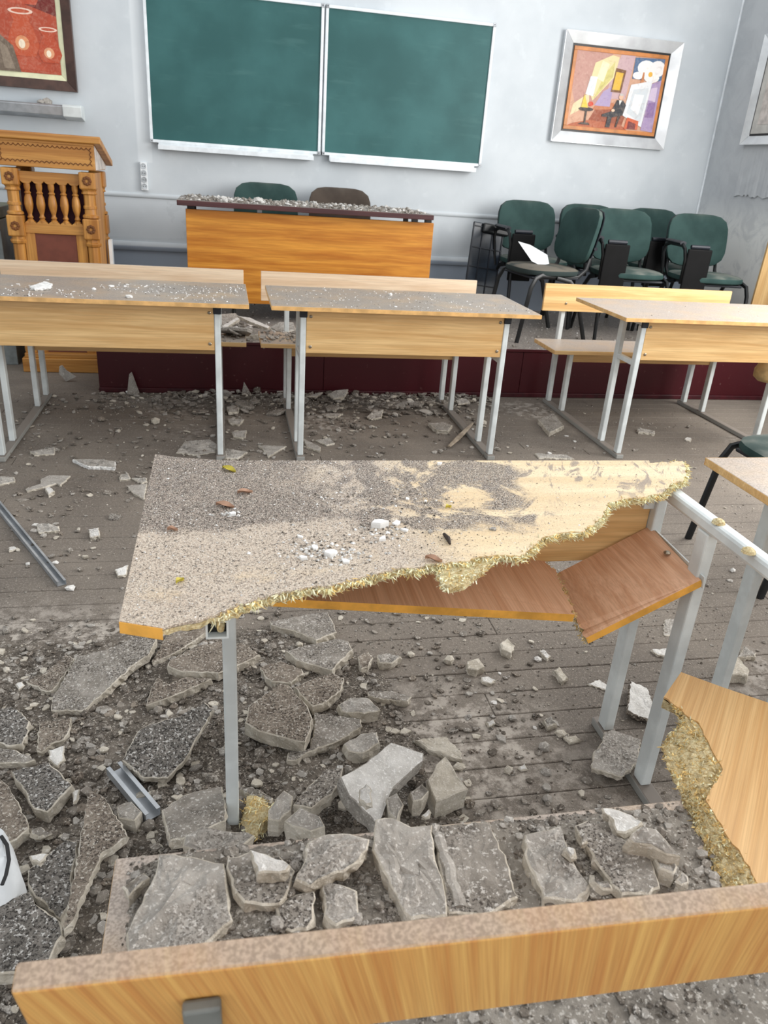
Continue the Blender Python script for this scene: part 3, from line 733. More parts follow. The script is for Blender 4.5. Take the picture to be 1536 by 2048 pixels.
# ---- the broken unit
BX0, BY0 = -.155, 1.575
BU = desk_unit('broken desk with torn tabletop, snapped shelf and bench in the foreground', (BX0, BY0, 0), flip=True, broken=True, seatmat='beech_pale')
def loc_of(o): return Vector(o.location)
topo_far = [(310,908),(350,914),(420,919),(470,921),(700,921),(1000,921),(1298,921)]
torn = [(1300,926),(1340,923),(1365,922),(1372,940),(1366,962),(1342,966),(1325,985),(1280,995),(1250,997),(1215,1005),(1205,1030),(1185,1050),(1165,1062),(1125,1065),(1090,1072),(1060,1095),(1040,1112),(1000,1110),(960,1113),(930,1122),(900,1123),(860,1128),(830,1136),(800,1135),(770,1142),(745,1150),(700,1160),(660,1172),(630,1172),(600,1178),(550,1187),(510,1200),(470,1213),(440,1225),(400,1240),(360,1247),(325,1256)]
left_near = [(238,1242)]
def w2l(p): return (p.x-BX0, p.y-BY0, p.z)
def refine(pts, step, jit, rr):
    out = []
    for a, c in zip(pts, pts[1:]):
        d = (c-a).length; k = max(1, int(d/step))
        nrm = Vector((-(c-a).y, (c-a).x, 0)); nrm = nrm.normalized() if nrm.length > 0 else nrm
        for i in range(k):
            out.append(a.lerp(c, i/k) + (nrm*rr.uniform(-jit, jit) if i else Vector((0, 0, 0))))
    out.append(pts[-1]); return out
rr = random.Random(3)
ZT = .76
far_w = [at_z(x, y, ZT) for x, y in topo_far]; torn_w = refine([at_z(x, y, ZT) for x, y in torn], .008, .0025, rr); nl = at_z(238, 1242, ZT)
outline = far_w + torn_w + [nl]
b = MB(); n = len(outline)
lp = [w2l(p) for p in outline]
b.add([(x, y, z) for x, y, z in lp] + [(x, y, z-.004) for x, y, z in lp], [tuple(range(n)), tuple(range(n, 2*n))[::-1]] + [(i, n+i, n+(i+1) % n, (i+1) % n) for i in range(n)], 0)
TTOP = b.build('tabletop', 'gritty_top', BU)
cen = sum(torn_w, Vector())/len(torn_w)
# chipboard core below the laminate with its ragged torn edge
inner = [Vector((p.x, p.y, 0)) for p in far_w]
def outward(i):
    a = torn_w[max(0, i-2)]; c = torn_w[min(len(torn_w)-1, i+2)]; d = (c-a); nn = Vector((d.y, -d.x, 0)).normalized()
    return nn if nn.dot(Vector((.35, -1, 0))) > 0 or nn.x > .5 else -nn
outs = []
tongue = [at_z(x, y, .745) for x, y in ((862,1128),(880,1150),(880,1174),(900,1182),(930,1175),(955,1152),(1000,1118))]
for i, p in enumerate(torn_w):
    e = rr.uniform(.001, .011) if i < len(torn_w)-7 else 0.
    outs.append(p + outward(i)*e)
b = MB(); core = far_w + outs + [nl]; n = len(core); zA, zB, zC = .7555, .749, .7408
lp = [w2l(p) for p in core]
ins = []
for q, p in zip(lp, core):
    k_ = len(ins)-len(far_w)
    o_ = outward(k_) if 0 <= k_ < len(torn_w) else Vector()
    ins.append((q[0]-o_.x*rr.uniform(.012, .022), q[1]-o_.y*rr.uniform(.012, .022)))
vs = [(x, y, zA) for x, y, z in [w2l(p) for p in outline]] + [(x, y, zB+rr.uniform(-.004, .004)) for x, y, z in lp] + [(x, y, zC) for x, y in ins]
fs = [tuple(range(2*n, 3*n))[::-1]]
for i in range(n):
    j = (i+1) % n; fs += [(i, n+i, n+j, j), (n+i, 2*n+i, 2*n+j, n+j)]
b.add(vs, fs); b.build('chipboard_core', 'chip', BU)
b = MB(); n = len(tongue); tl = [w2l(p) for p in tongue]
b.add([(x, y, .753) for x, y, z in tl]+[(x, y, .7405) for x, y, z in tl], [tuple(range(n)), tuple(range(n, 2*n))[::-1]]+[(i, n+i, n+(i+1) % n, (i+1) % n) for i in range(n)])
b.build('chipboard_tongue', 'chip', BU)
def fibres(points, rr, count, L, name, parent, mats, local, spread=1., zr=(.0, 0.), dirf=None):
    b = MB()
    for k in range(count):
        p = rr.choice(points); 
        base = p + Vector((rr.uniform(-1, 1), rr.uniform(-1, 1), 0))*.004*spread + Vector((0, 0, rr.uniform(*zr)))
        d = Vector((rr.gauss(0, 1), rr.gauss(-.3, 1), rr.gauss(0, .5)))
        if dirf: d = d*.6 + dirf
        d.normalize(); l = L*rr.uniform(.4, 1.4); w = rr.uniform(.0006, .0016)
        sdir = d.cross(Vector((rr.random(), rr.random(), rr.random()))).normalized(); u = d.cross(sdir)
        v = [base-sdir*w, base+sdir*w, base+u*w*.8, base+d*l*.6-sdir*w, base+d*l*.6+sdir*w, base+d*l*.6+u*w*.7, base+d*l]
        b.add([local(q) for q in v], [(0,2,1),(0,1,4,3),(1,2,5,4),(2,0,3,5),(3,4,6),(4,5,6),(5,3,6)], rr.randrange(len(mats)))
    o = b.build(name, mats, parent); o['kind'] = 'stuff'; return o
tp = torn_w[2:-9]
fibres(tp, rr, 3600, .011, 'torn_fibres', BU, ['chip_fibre', 'chip_fibre', 'chip_fibre_b'], w2l, 1.6, (-.012, .0), Vector((.1, -.7, -.2)))
tpts = []
for k in range(400):
    a, c, e = rr.sample(tongue, 3); u, v = sorted((rr.random(), rr.random())); q = a*u + c*(v-u) + e*(1-v); tpts.append(Vector((q.x, q.y, .753)))
fibres(tpts, rr, 900, .008, 'tongue_fibres', BU, ['chip_fibre', 'chip_fibre', 'chip_fibre_b'], w2l, 1., (-.012, .003))
e0 = w2l(nl); e1 = w2l(at_z(325, 1256, ZT))
b = MB(); b.add([(e0[0], e0[1]-.0015, .741), (e1[0], e1[1]-.0015, .741), (e1[0], e1[1]+.0, .741), (e0[0], e0[1], .741), (e0[0], e0[1]-.0015, .759), (e1[0], e1[1]-.0015, .759), (e1[0], e1[1], .759), (e0[0], e0[1], .759)], [(0,3,2,1),(4,5,6,7),(0,1,5,4),(1,2,6,5),(2,3,7,6),(3,0,4,7)])
b.build('edge_band', 'edge', BU)
# shelf : a sagging left piece and a tilted right piece
def board(pts, th, name, mats, parent, jag=()):
    """pts: corner points (world) in order; thickness downwards; edges in jag are broken"""
    P = []
    for i, p in enumerate(pts):
        q = pts[(i+1) % len(pts)]
        if i in jag: P += refine([p, q], .008, .006, rr)[:-1]
        else: P.append(p)
    n = len(P); nrm = (pts[1]-pts[0]).cross(pts[2]-pts[1]).normalized()
    if nrm.z < 0: nrm = -nrm
    b = MB(); b.add([w2l(p) for p in P]+[w2l(p-nrm*th) for p in P], [tuple(range(n)), tuple(range(n, 2*n))[::-1]], 0)
    k = 0
    for i in range(len(pts)):
        cnt = 1 if i not in jag else len(refine([pts[i], pts[(i+1) % len(pts)]], .008, 0, random.Random(1)))-1
        for c in range(cnt):
            b.f.append([k, n+k, n+(k+1) % n, (k+1) % n]); b.m.append(2 if i in jag else 1); k += 1
    return b.build(name, mats, parent)
sl = [Vector((.012, 1.25, .612)), at_y(1150, 1229, 1.25), at_y(1112, 1143, 1.43), at_y(1086, 1118, 1.49), Vector((.012, 1.49, .615))]
board(sl, .018, 'shelf', ['beech_under', 'edge', 'chip'], BU, (1, 2))
tpz = [at_y(1172, 1276, 1.25), at_y(1402, 1160, 1.25), at_y(1300, 1052, 1.48), at_y(1112, 1148, 1.45)]
SH = board(tpz, .018, 'broken_shelf_end', ['beech_under', 'edge', 'chip'], BU, (3,))
jp = refine([tpz[3], tpz[0]], .01, .004, rr)
fibres(jp, rr, 260, .006, 'shelf_fibres', BU, ['chip_fibre_b'], w2l, 1., (-.016, 0), Vector((-.7, 0, -.2)))
jp = refine([sl[1], sl[2], sl[3]], .01, .004, rr)
fibres(jp, rr, 220, .006, 'shelf_fibres', BU, ['chip_fibre_b'], w2l, 1., (-.014, 0), Vector((.7, 0, -.1)))
q = at_y(1333, 1107, 1.40)
MB().lathe([(.008, 0), (.008, .003), (.004, .006)], 10, T=Matrix.Translation(w2l(at_z(1334, 1107, .612)))).build('bolt', 'bolt', BU)
b = MB(); c0, c1 = at_y(1300, 1050, 1.485), at_y(1408, 1155, 1.245)   # bent flange that still holds it
b.add([w2l(c0), w2l(c1), w2l(c1+Vector((.004, 0, -.028))), w2l(c0+Vector((.004, 0, -.028))), w2l(c0+Vector((.004, 0, .0))), w2l(c1+Vector((.004, 0, .0))), w2l(c1+Vector((.007, 0, -.028))), w2l(c0+Vector((.007, 0, -.028)))], [(0,1,2,3),(7,6,5,4),(0,4,5,1),(2,6,7,3),(1,5,6,2),(0,3,7,4)])
b.build('shelf_bracket', 'leg', BU)
MB().box((1.10, -.105, .672), (1.128, -.078, .70)).build('fixing_tab', 'leg', BU, bevel=.002)
for (x, y) in ((1437, 1045), (1497, 1103)):      # wood left on the rail where the top was screwed down
    p = w2l(at_z(x, y, .742)); b = MB(); b.lathe([(.014, -.002), (.012, .004), (.006, .008), (.001, .009)], 9, T=Matrix.Translation(p)); b.build('chipboard_plug', 'chip', BU)
# open end of the left top rail
b = MB(); b.box((.135, -.623, .708), (.165, -.6, .733)); 
xo = w2l(at_z(442, 1249, .7245))
b = MB(); x, y = .134, -.606; w, h = .0165, .0155; zc = .7245
for (x0, x1, z0, z1) in ((x-w, x+w, zc+h-.003, zc+h), (x-w, x+w, zc-h, zc-h+.003), (x-w, x-w+.003, zc-h+.003, zc+h-.003), (x+w-.003, x+w, zc-h+.003, zc+h-.003)): b.box((x0, y, z0), (x1, y+.024, z1))
b.build('rail_end', 'leg', BU); MB().box((x-w+.003, y+.014, zc-h+.003), (x+w-.003, y+.024, zc+h-.003)).build('rail_hollow_shade', 'black', BU)  # black plate stands in for the shade inside the tube
MB().lathe([(.005, 0), (.007, .012), (.002, .02)], 8, T=Matrix.Translation((x+.005, y+.01, zc-.008))).build('rail_plug', 'chip', BU)
# reclined bench backrest in front of the camera
R0, R1 = Vector((0, .440, .735)), Vector((0, .489, .552)); dirv = (R1-R0).normalized(); nv = Vector((0, dirv.z, -dirv.y))
nv = -nv if nv.y < 0 else nv
hgt = (R1-R0).length; th = .024
bl = []
for x in (-.180, 1.115):
    for p in (R0, R1, R1+nv*th, R0+nv*th): bl.append((x-BX0, p.y-BY0-.022*(x+.172), p.z))
b = MB(); b.add(bl, [(0,1,2,3),(7,6,5,4),(0,4,5,1),(1,5,6,2),(2,6,7,3),(3,7,4,0)])
BK = b.build('backrest', 'front_back', BU, bevel=.003)
for x in (.0, .98):
    b = MB(); p = [R0+dirv*.055, R1+dirv*.12]
    vs = []
    for q in p:
        for dx, dn in ((-.021, 0), (.021, 0), (.021, -.012), (-.021, -.012)): vs.append((x-.032*(x < .5)-BX0+dx*.8, (q+nv*dn).y-BY0-.022*(x+.172), (q+nv*dn).z))
    b.add(vs, [(0,1,2,3),(7,6,5,4),(0,4,5,1),(1,5,6,2),(2,6,7,3),(3,7,4,0)]); b.build('back_bracket', 'bracket', BU, bevel=.003)

# ------------------------------------------------------------------ the other half of the tabletop, lying on the bench seat
ZC = .4565
c5 = lambda pts: crop(950, 1180, 2.621, pts)
lam = c5([(990,560),(1080,430),(1300,510),(1536,590)]); lamb = c5([(1480,1536),(1450,1480),(1400,1390),(1330,1300),(1270,1200),(1210,1100),(1250,1020),(1300,940),(1260,870),(1200,760),(1170,690),(1100,650),(1010,570)])
strip = c5([(1300,1580),(1260,1500),(1180,1290),(1110,1150),(1060,1030),(1000,920),(975,830),(1010,770),(1100,715),(1150,700)])
lw = [at_z(x, y, ZC) for x, y in lam]; lbw = refine([at_z(x, y, ZC) for x, y in lamb], .01, .003, rr)
BRK = thing('tabletop_piece', 'broken-off half of the tabletop with torn chipboard edge lying on the bench', 'board', (1.0, .85, ZC-.026))
def w2b(p): return (p.x-1.0, p.y-.85, p.z-(ZC-.026))
ext = [lw[-1]+Vector((.10, -.13, 0)), Vector((.78, .61, ZC)), lbw[0]+Vector((.0, -.06, 0))]
outl = lw + ext + lbw
n = len(outl); b = MB()
b.add([w2b(p) for p in outl]+[w2b(p-Vector((0, 0, .004))) for p in outl], [tuple(range(n)), tuple(range(n, 2*n))[::-1]]+[(i, n+i, n+(i+1) % n, (i+1) % n) for i in range(n)])
b.build('laminate', 'chunk', BRK)
# core: grid strip between laminate edge and the torn boundary, sloping down and rough
st = refine([at_z(x, y, ZC-.026) for x, y in strip], .01, .004, rr)
def resample(p, k):
    d = [0]
    for a, c in zip(p, p[1:]): d.append(d[-1]+(c-a).length)
    out = []
    for i in range(k):
        t_ = d[-1]*i/(k-1); j = max(q for q in range(len(d)) if d[q] <= t_+1e-9); j = min(j, len(p)-2)
        out.append(p[j].lerp(p[j+1], (t_-d[j])/max(1e-9, d[j+1]-d[j])))
    return out
A = resample(lbw, 70); B = resample(st, 70); vs = []; fs = []; K = 12
for i in range(70):
    for j in range(K):
        u = j/(K-1); p = A[i].lerp(B[i], u); z = (ZC-.003)*(1-u**1.5)+(ZC-.024)*u**1.5
        p = Vector((p.x, p.y, z)) + (Vector((rr.uniform(-1, 1), rr.uniform(-1, 1), rr.uniform(-1, 1)))*.0030 if 0 < j < K else Vector())
        vs.append(w2b(p))
for i in range(69):
    for j in range(K-1): fs.append((i*K+j, i*K+j+1, (i+1)*K+j+1, (i+1)*K+j))
b = MB(); b.add(vs, fs)
corep = lw + ext + [Vector((p.x, p.y, 0)) for p in resample(st, 70)]
cp = [w2b(Vector((p.x, p.y, ZC-.005 if i < len(lw)+3 else ZC-.022))) for i, p in enumerate(corep)]; n = len(cp); o0 = len(b.v)
b.add(cp+[(x, y, .0) for x, y, z in cp], [tuple(range(n, 2*n))[::-1]]+[(i, n+i, n+(i+1) % n, (i+1) % n) for i in range(n)])
b.build('chipboard_core', 'chip', BRK)
pts = []
for k in range(900):
    i = rr.randrange(69); u = rr.random(); p = A[i].lerp(B[i], u); pts.append(Vector((p.x, p.y, (ZC-.003)*(1-u)+(ZC-.024)*u)))
fibres(pts, rr, 3200, .008, 'wood_chips', BRK, ['chip_fibre', 'chip_fibre_b', 'chip_fibre_b'], w2b, 1., (-.001, .003))

# ------------------------------------------------------------------ rubble : heap, slabs, chips, gravel
def sm(a, c, v):
    t_ = max(0., min(1., (v-a)/(c-a))); return t_*t_*(3-2*t_)
def hz(x, y):
    """height of the dirt lying on the floor"""
    m = sm(.60, .12, x)*sm(2.3, 1.45, y)
    h = .026*m*sm(-1.9, -.7, x) + .05*math.exp(-((x-.30)/.34)**2-((y-.98)/.17)**2) + .035*math.exp(-((x+.25)/.28)**2-((y-.95)/.45)**2)
    nn = noise.noise(Vector((x*7, y*7, 1.3)))*.5+.5; n2 = noise.noise(Vector((x*22, y*22, 4.3)))*.5+.5
    far = .022*sm(4.1, 4.6, y)*sm(-.5, -.1, x)*sm(1.9, 1.3, x)*sm(4.85, 4.7, y)
    return (h+far)*(.35+.75*nn) + (h+far > .006)*n2*.012 - .004
def hzv(x, y): return max(0., hz(x, y))
GX, GY = 190, 150
xs = np.linspace(-1.5, 1.15, GX); ys = np.linspace(.10, 2.3, GY)
vs = [(x, y, hz(x, y) + .004*noise.noise(Vector((x*60, y*60, 0)))) for y in ys for x in xs]
fs = []
for j in range(GY-1):
    for i in range(GX-1):
        q = (j*GX+i, j*GX+i+1, (j+1)*GX+i+1, (j+1)*GX+i)
        if max(vs[k][2] for k in q) > .0005: fs.append(q)
b = MB(); b.add(vs, fs); heap = b.build('dirt_heap', 'dirt', smooth=True)
tag(heap, 'layer of dark dirt and crushed plaster covering the floor round the broken desk', 'dirt', kind='stuff')

def sz(x, y):
    m = sm(-.16, -.06, x)*sm(.80, .62, x)*sm(.842, .80, y)
    return .43 + m*sm(.95, .15, x)*(.008+.034*(noise.noise(Vector((x*13, y*13, 7)))*.5+.5)) - .003*(1-m)
xs = np.linspace(-.168, .86, 150); ys = np.linspace(.47, .838, 60)
vs = [(x, y, sz(x, y)+.003*noise.noise(Vector((x*70, y*70, 0)))) for y in ys for x in xs]
fs = [q for j in range(59) for i in range(149) for q in [(j*150+i, j*150+i+1, (j+1)*150+i+1, (j+1)*150+i)] if max(vs[k][2] for k in q) > .4305]
b = MB(); b.add(vs, fs); o = b.build('mortar_dirt', 'mortar', smooth=True)
tag(o, 'layer of crushed mortar covering the foreground bench seat', 'dirt', kind='stuff')

def in_poly(x, y, P):
    c = False; j = len(P)-1
    for i in range(len(P)):
        if (P[i].y > y) != (P[j].y > y) and x < (P[j].x-P[i].x)*(y-P[i].y)/(P[j].y-P[i].y+1e-12)+P[i].x: c = not c
        j = i
    return c
def slab(px, label, th=.025, z=None, dz=0., tilt=(0, 0), top='slab', side='slab_side', name='plaster_slab', cat='slab', group=None, sink=.004, rough=.0025, lump=None):
    """broken plaster slab: outline measured on its plane, given real thickness and a rough fractured side"""
    lump = lump if lump is not None else (.006 if top == 'slab_grey' else .0022)
    r = random.Random(len(label)*31+len(px)*7+int(px[0][0]))
    zz = z if z is not None else .02
    for it in range(4):
        P = [at_z(x, y, zz) for x, y in px]; c = sum(P, Vector())/len(P)
        if z is None: zz = hzv(c.x, c.y) + th - sink + dz
    n_ = Vector((-tilt[0], -tilt[1], 1)); p0 = Vector((c.x, c.y, zz)); P = []
    for x, y in px:
        d = ray(x, y); t_ = (p0-Vector((0, 0, CAMZ))).dot(n_)/d.dot(n_); P.append(Vector((0, 0, CAMZ))+d*t_)
    c = sum(P, Vector())/len(P)
    if sum((P[i].x*P[(i+1) % len(P)].y-P[(i+1) % len(P)].x*P[i].y) for i in range(len(P))) < 0: P = P[::-1]
    Q = refine(P+[P[0]], max(.008, th*.38), rough, r)[:-1]; n = len(Q)
    nn = n_.normalized(); loc = Vector((c.x, c.y, c.z-th))
    star = all(((Q[i]-c).cross(Q[(i+1) % n]-c)).z > 1e-7 for i in range(n))
    rings = []
    def inset(p, a): d = c-p; return p+d.normalized()*min(a, d.length*.4)
    rings.append([inset(p, .0026+r.uniform(0, .0012))+nn*r.uniform(-.0006, .0006) for p in Q])
    rings.append([inset(p, .0004)-nn*(.0015+r.uniform(0, .0015)) for p in Q])
    rings.append([p-nn*th*r.uniform(.35, .65)-(inset(p, r.uniform(-.006, .004))-p) for p in Q])
    rings.append([inset(p, r.uniform(0, .006))-nn*th for p in Q])
    vs = [tuple(p-loc) for ring in rings for p in ring]
    b = MB(); o = len(b.v); b.v += vs
    if star:
        prev = list(range(n))
        for sc_ in (.82, .6, .36):
            o = len(b.v)
            for i in range(n):
                q = c+(rings[0][i]-c)*sc_; q = q+nn*lump*noise.noise(q*38)*1.6+nn*r.uniform(-.25, .25)*lump; b.v.append(tuple(q-loc))
            cur = list(range(o, o+n))
            for i in range(n): b.f.append([prev[i], prev[(i+1) % n], cur[(i+1) % n], cur[i]]); b.m.append(0)
            prev = cur
        b.f.append(prev); b.m.append(0)
    else: b.f.append(list(range(n))); b.m.append(0)
    for k in range(3):  # first band is the bevel, painted pale as an edge highlight; below it fracture
        for i in range(n):
            b.f.append([k*n+i, (k+1)*n+i, (k+1)*n+(i+1) % n, k*n+(i+1) % n]); b.m.append(1)
    b.f.append(list(range(3*n, 4*n))[::-1]); b.m.append(1)
    ob = b.build(name, [top, side], loc=loc)
    return tag(ob, label, cat, group)
cA = lambda p: crop(0, 1150, 2.954, p)
cB = lambda p: crop(450, 1180, 2.793, p)
cD = lambda p: crop(0, 1550, 2.743, p)
cE = lambda p: crop(500, 1580, 2.793, p)
cF = lambda p: crop(1000, 1580, 2.866, p)
cG = lambda p: crop(0, 850, 4.551, p)
cH = lambda p: crop(400, 480, 3.0, p)
cI = lambda p: crop(900, 350, 2.415, p)
# --- left foreground
slab(cA([(450,480),(640,435),(790,370),(880,360),(925,375),(880,470),(790,530),(620,690),(490,800),(300,800),(310,720),(390,590)]), 'long speckled plaster slab pointing at the torn tabletop corner', .026, tilt=(.05, .05), dz=.012)
slab(cA([(960,400),(980,360),(1060,340),(1240,310),(1230,330),(1070,440),(900,520),(895,505)]), 'narrow brown slab just under the near left corner of the tabletop', .022, top='slab_brown')
slab(cA([(1000,505),(1150,420),(1300,390),(1440,400),(1536,470),(1420,525),(1290,580),(1270,575),(1070,570),(990,535)]), 'wide brown slab crossed by the left desk leg', .028, top='slab_brown', dz=.01)
slab(cA([(925,605),(1000,640),(1100,600),(1250,610),(1160,655),(1010,720),(910,755),(860,770),(885,690)]), 'wedge-shaped brown slab left of the desk leg above the blackened slab', .030, top='slab_brown')
slab(cA([(830,905),(880,880),(1040,835),(1180,770),(1210,750),(1265,790),(1200,900),(1090,1100),(1020,1170),(990,1200),(850,1200),(720,1095),(760,1020),(800,940)]), 'blackened white-speckled slab tilted beside the short metal channel', .024, top='slab_dark', tilt=(-.10, .28), dz=.045, side='slab_side')
slab(cA([(0,790),(70,775),(130,810),(175,860),(160,950),(130,1000),(40,1010),(0,990),(-60,980),(-60,800)]), 'rounded dark slab at the left photo edge, upper one of the stacked pair', .024, top='slab_dark', dz=.012)
slab(cA([(-50,1010),(60,1025),(160,1060),(210,1090),(150,1110),(0,1112),(-50,1110)]), 'flat pale-edged slab at the left photo edge below the rounded one', .024, top='slab')
slab(cA([(230,870),(420,840),(410,920),(380,970),(300,1000),(240,1050),(215,1040)]), 'square brown slab right of the rounded dark slab', .022, top='slab_brown')
slab(cA([(285,1030),(380,1005),(380,1080),(340,1130),(285,1090)]), 'small pale chip lying against the square brown slab', .014, top='slab_pale', name='plaster_chip', cat='chip', dz=.01)
slab(cA([(65,1155),(290,1105),(430,1240),(280,1400),(200,1380),(150,1280)]), 'dark four-sided slab with pale lower right edge near the left photo edge', .034, top='slab_dark', tilt=(.04, .06), dz=.012)
slab(cA([(-60,1190),(0,1200),(60,1260),(160,1440),(170,1500),(100,1560),(0,1600),(-60,1600)]), 'dark slab on the left photo edge above the white sack', .03, top='slab_brown', dz=.02)
slab(cA([(150,630),(240,590),(390,470),(440,490),(390,580),(310,680),(270,690)]), 'curved brown slab left of the long speckled slab', .022, top='slab_brown', tilt=(.10, 0))
slab(cA([(425,1280),(470,1260),(460,1310),(430,1350)]), 'bright white chip beside the dark four-sided slab', .012, top='slab_pale', name='plaster_chip', cat='chip', dz=.02)
slab(cA([(90,640),(130,625),(150,650),(110,675)]), 'small pale chip left of the curved brown slab', .012, top='slab_pale', name='plaster_chip', cat='chip')
# --- lower left
slab(cD([(490,80),(560,110),(690,300),(700,330),(560,430),(520,520),(430,700),(400,800),(350,850),(430,400)]), 'dirt-covered broken brown board with straight pale left edge', .020, dz=.045, top='slab_brown', side='slab_side', name='broken_board', cat='board', tilt=(0, -.04))
slab(cD([(-30,690),(0,690),(160,640),(190,700),(330,800),(345,880),(300,950),(240,1060),(100,1090),(-30,1090)]), 'large dark gritty slab in the lower left photo corner', .03, dz=.03, top='slab_dark')
slab(cD([(150,520),(300,400),(370,350),(430,365),(400,520),(380,700),(330,790),(180,650),(150,600)]), 'dark slab between the white sack and the dirt-covered brown board', .028, dz=.015, top='slab_dark')
slab(cD([(885,190),(1000,110),(1100,80),(1220,60),(1240,150),(1240,250),(1150,290),(1000,350),(930,360),(900,260)]), 'grey slab left of the desk leg foot below the metal channel', .03, top='slab', dz=.03)
slab(cD([(640,170),(720,140),(780,200),(740,250),(650,235)]), 'round grey lump between the dirty board and the metal channel', .04, top='slab_grey', name='plaster_lump', cat='lump')
slab(cD([(160,290),(220,280),(290,320),(220,340),(170,325)]), 'thin chip below the dark four-sided slab', .014, name='plaster_chip', cat='chip', dz=.02)
slab(cD([(160,440),(230,425),(265,430),(220,480),(170,470)]), 'pale rounded chip right of the white sack', .014, top='slab_pale', name='plaster_chip', cat='chip', dz=.06)
# --- on the bench seat (top at .43)
SZ = .43
slab(cD([(870,430),(960,430),(1100,450),(1230,480),(1240,530),(1260,680),(1280,800),(1110,940),(960,970),(700,975),(690,870),(730,780),(790,650),(850,540)]), 'biggest mortar slab on the bench seat, near its left end', .030, z=SZ+.010+.032, top='slab_grey', side='slab_side', tilt=(.03, 0))
slab(cD([(1240,500),(1250,450),(1360,420),(1536,440),(1620,520),(1590,620),(1536,710),(1440,715),(1340,700),(1290,640)]), 'grey slab on the bench seat carrying the white lump', .028, z=SZ+.010+.034, top='slab', side='slab_side', tilt=(-.03, 0))
slab(cD([(665,610),(790,530),(825,560),(700,670)]), 'small brick-shaped piece on the left end of the bench seat', .022, z=SZ+.010+.022, top='slab_grey', side='slab_side', name='plaster_chip', cat='chip')
slab(cD([(1010,330),(1100,280),(1230,300),(1360,310),(1400,330),(1330,390),(1200,440),(1080,420),(1000,390)]), 'rough slab at the desk leg foot behind the bench', .05, z=SZ-.06, top='slab_grey', side='slab_side')
slab(cE([(0,330),(90,350),(230,420),(210,450),(40,465),(10,400)]), 'bright white lump on the grey slab on the bench seat', .022, z=SZ+.010+.056, top='slab_pale', name='plaster_lump', cat='lump')
slab(cE([(140,640),(200,600),(360,560),(360,720),(320,780),(230,790),(160,740)]), 'curled-edge slab on the bench seat right of the white lump', .026, z=SZ+.010+.027, top='slab', side='slab_side')
slab(cE([(400,510),(500,520),(600,560),(610,700),(480,760),(410,700)]), 'lumpy grey slab on the bench seat left of the ridged slab', .026, z=SZ+.010+.026, top='slab_grey', side='slab_side')
slab(cE([(320,290),(440,240),(560,240),(670,270),(660,330),(560,430),(420,490),(330,540),(250,500),(300,400)]), 'pale ridge-topped slab overhanging the far edge of the bench seat', .024, z=SZ+.010+.045, top='slab_grey', side='slab_side', tilt=(0, .10))
slab(cE([(700,160),(800,150),(900,200),(1020,190),(1030,330),(1080,500),(1100,700),(900,720),(860,680),(740,450),(680,330),(690,230)]), 'long mortar slab with lath ridges across the middle of the bench seat', .034, z=SZ+.010+.036, top='slab_grey', side='slab_side')
slab(cE([(1040,190),(1340,175),(1440,400),(1500,600),(1350,690),(1110,690),(1050,400)]), 'wide dusty mortar slab on the bench seat right of the ridged slab', .028, z=SZ+.010+.030, top='slab', side='slab_side')
for k in range(3):                        # lath ridges on those slabs
    pass
slab(cF([(580,100),(640,100),(730,130),(820,180),(800,205),(720,245),(670,240),(640,170)]), 'pale jagged slab sticking past the far edge of the bench seat', .016, z=SZ+.010+.03, top='slab_pale')
slab(cF([(735,280),(810,200),(900,220),(960,290),(1040,380),(960,370),(860,320),(760,300)]), 'thick wedge of plaster on the bench beside the pale jagged slab', .034, z=SZ+.010+.05, top='slab_grey', side='slab_side', tilt=(-.05, .12))
slab(cF([(430,200),(500,170),(700,270),(870,390),(920,560),(860,600),(700,600),(560,430)]), 'long brown-grey slab on the right half of the bench seat', .022, z=SZ+.010+.023, top='slab', side='slab_side')
slab(cF([(140,250),(350,200),(420,400),(520,550),(440,640),(250,620),(150,400)]), 'mortar slab on the bench seat left of the long brown-grey slab', .030, z=SZ+.010+.030, top='slab_grey', side='slab_side')
slab(cF([(870,350),(960,360),(1020,440),(1000,480),(920,450)]), 'fist-sized plaster piece on the bench below the thick wedge', .03, z=SZ+.010+.03, top='slab_grey', side='slab_side', name='plaster_lump', cat='lump')
slab(cF([(1000,520),(1040,460),(1080,490),(1085,530),(1040,545)]), 'small lump on the bench close to the torn chipboard', .024, z=SZ+.010+.024, top='slab_grey', side='slab_side', name='plaster_lump', cat='lump')
slab(cF([(530,480),(640,540),(650,570),(590,570),(530,520)]), 'flat chip on the mortar slab in the middle of the bench', .014, z=SZ+.010+.042, top='slab_grey', side='slab_side', name='plaster_chip', cat='chip')
slab(cF([(380,320),(430,330),(440,370),(410,390),(370,350)]), 'angular pale chip on the right half of the bench seat', .014, z=SZ+.010+.044, top='slab_pale', name='plaster_chip', cat='chip')
slab(cF([(445,250),(490,240),(510,300),(470,310)]), 'tube-shaped plaster bit on the far part of the bench seat', .014, z=SZ+.010+.04, top='slab_grey', side='slab_side', name='plaster_chip', cat='chip')
# --- below the backrest
slab(cF([(370,1205),(530,1190),(750,1140),(1040,1080),(1070,1200),(1090,1290),(870,1250),(800,1270),(720,1220),(560,1210)]), 'thin slab with white jagged edge on the floor below the front backrest', .014, dz=.015, top='slab', side='white_chip')
slab(cF([(530,1341),(640,1290),(720,1300),(700,1350),(600,1380)]), 'grey slab at the bottom photo edge below the front backrest', .022, dz=.01, top='slab_grey')
slab(cF([(1090,1100),(1150,1090),(1145,1135)]), 'white chip under the front backrest near the right end', .012, dz=.02, top='slab_pale', name='plaster_chip', cat='chip')
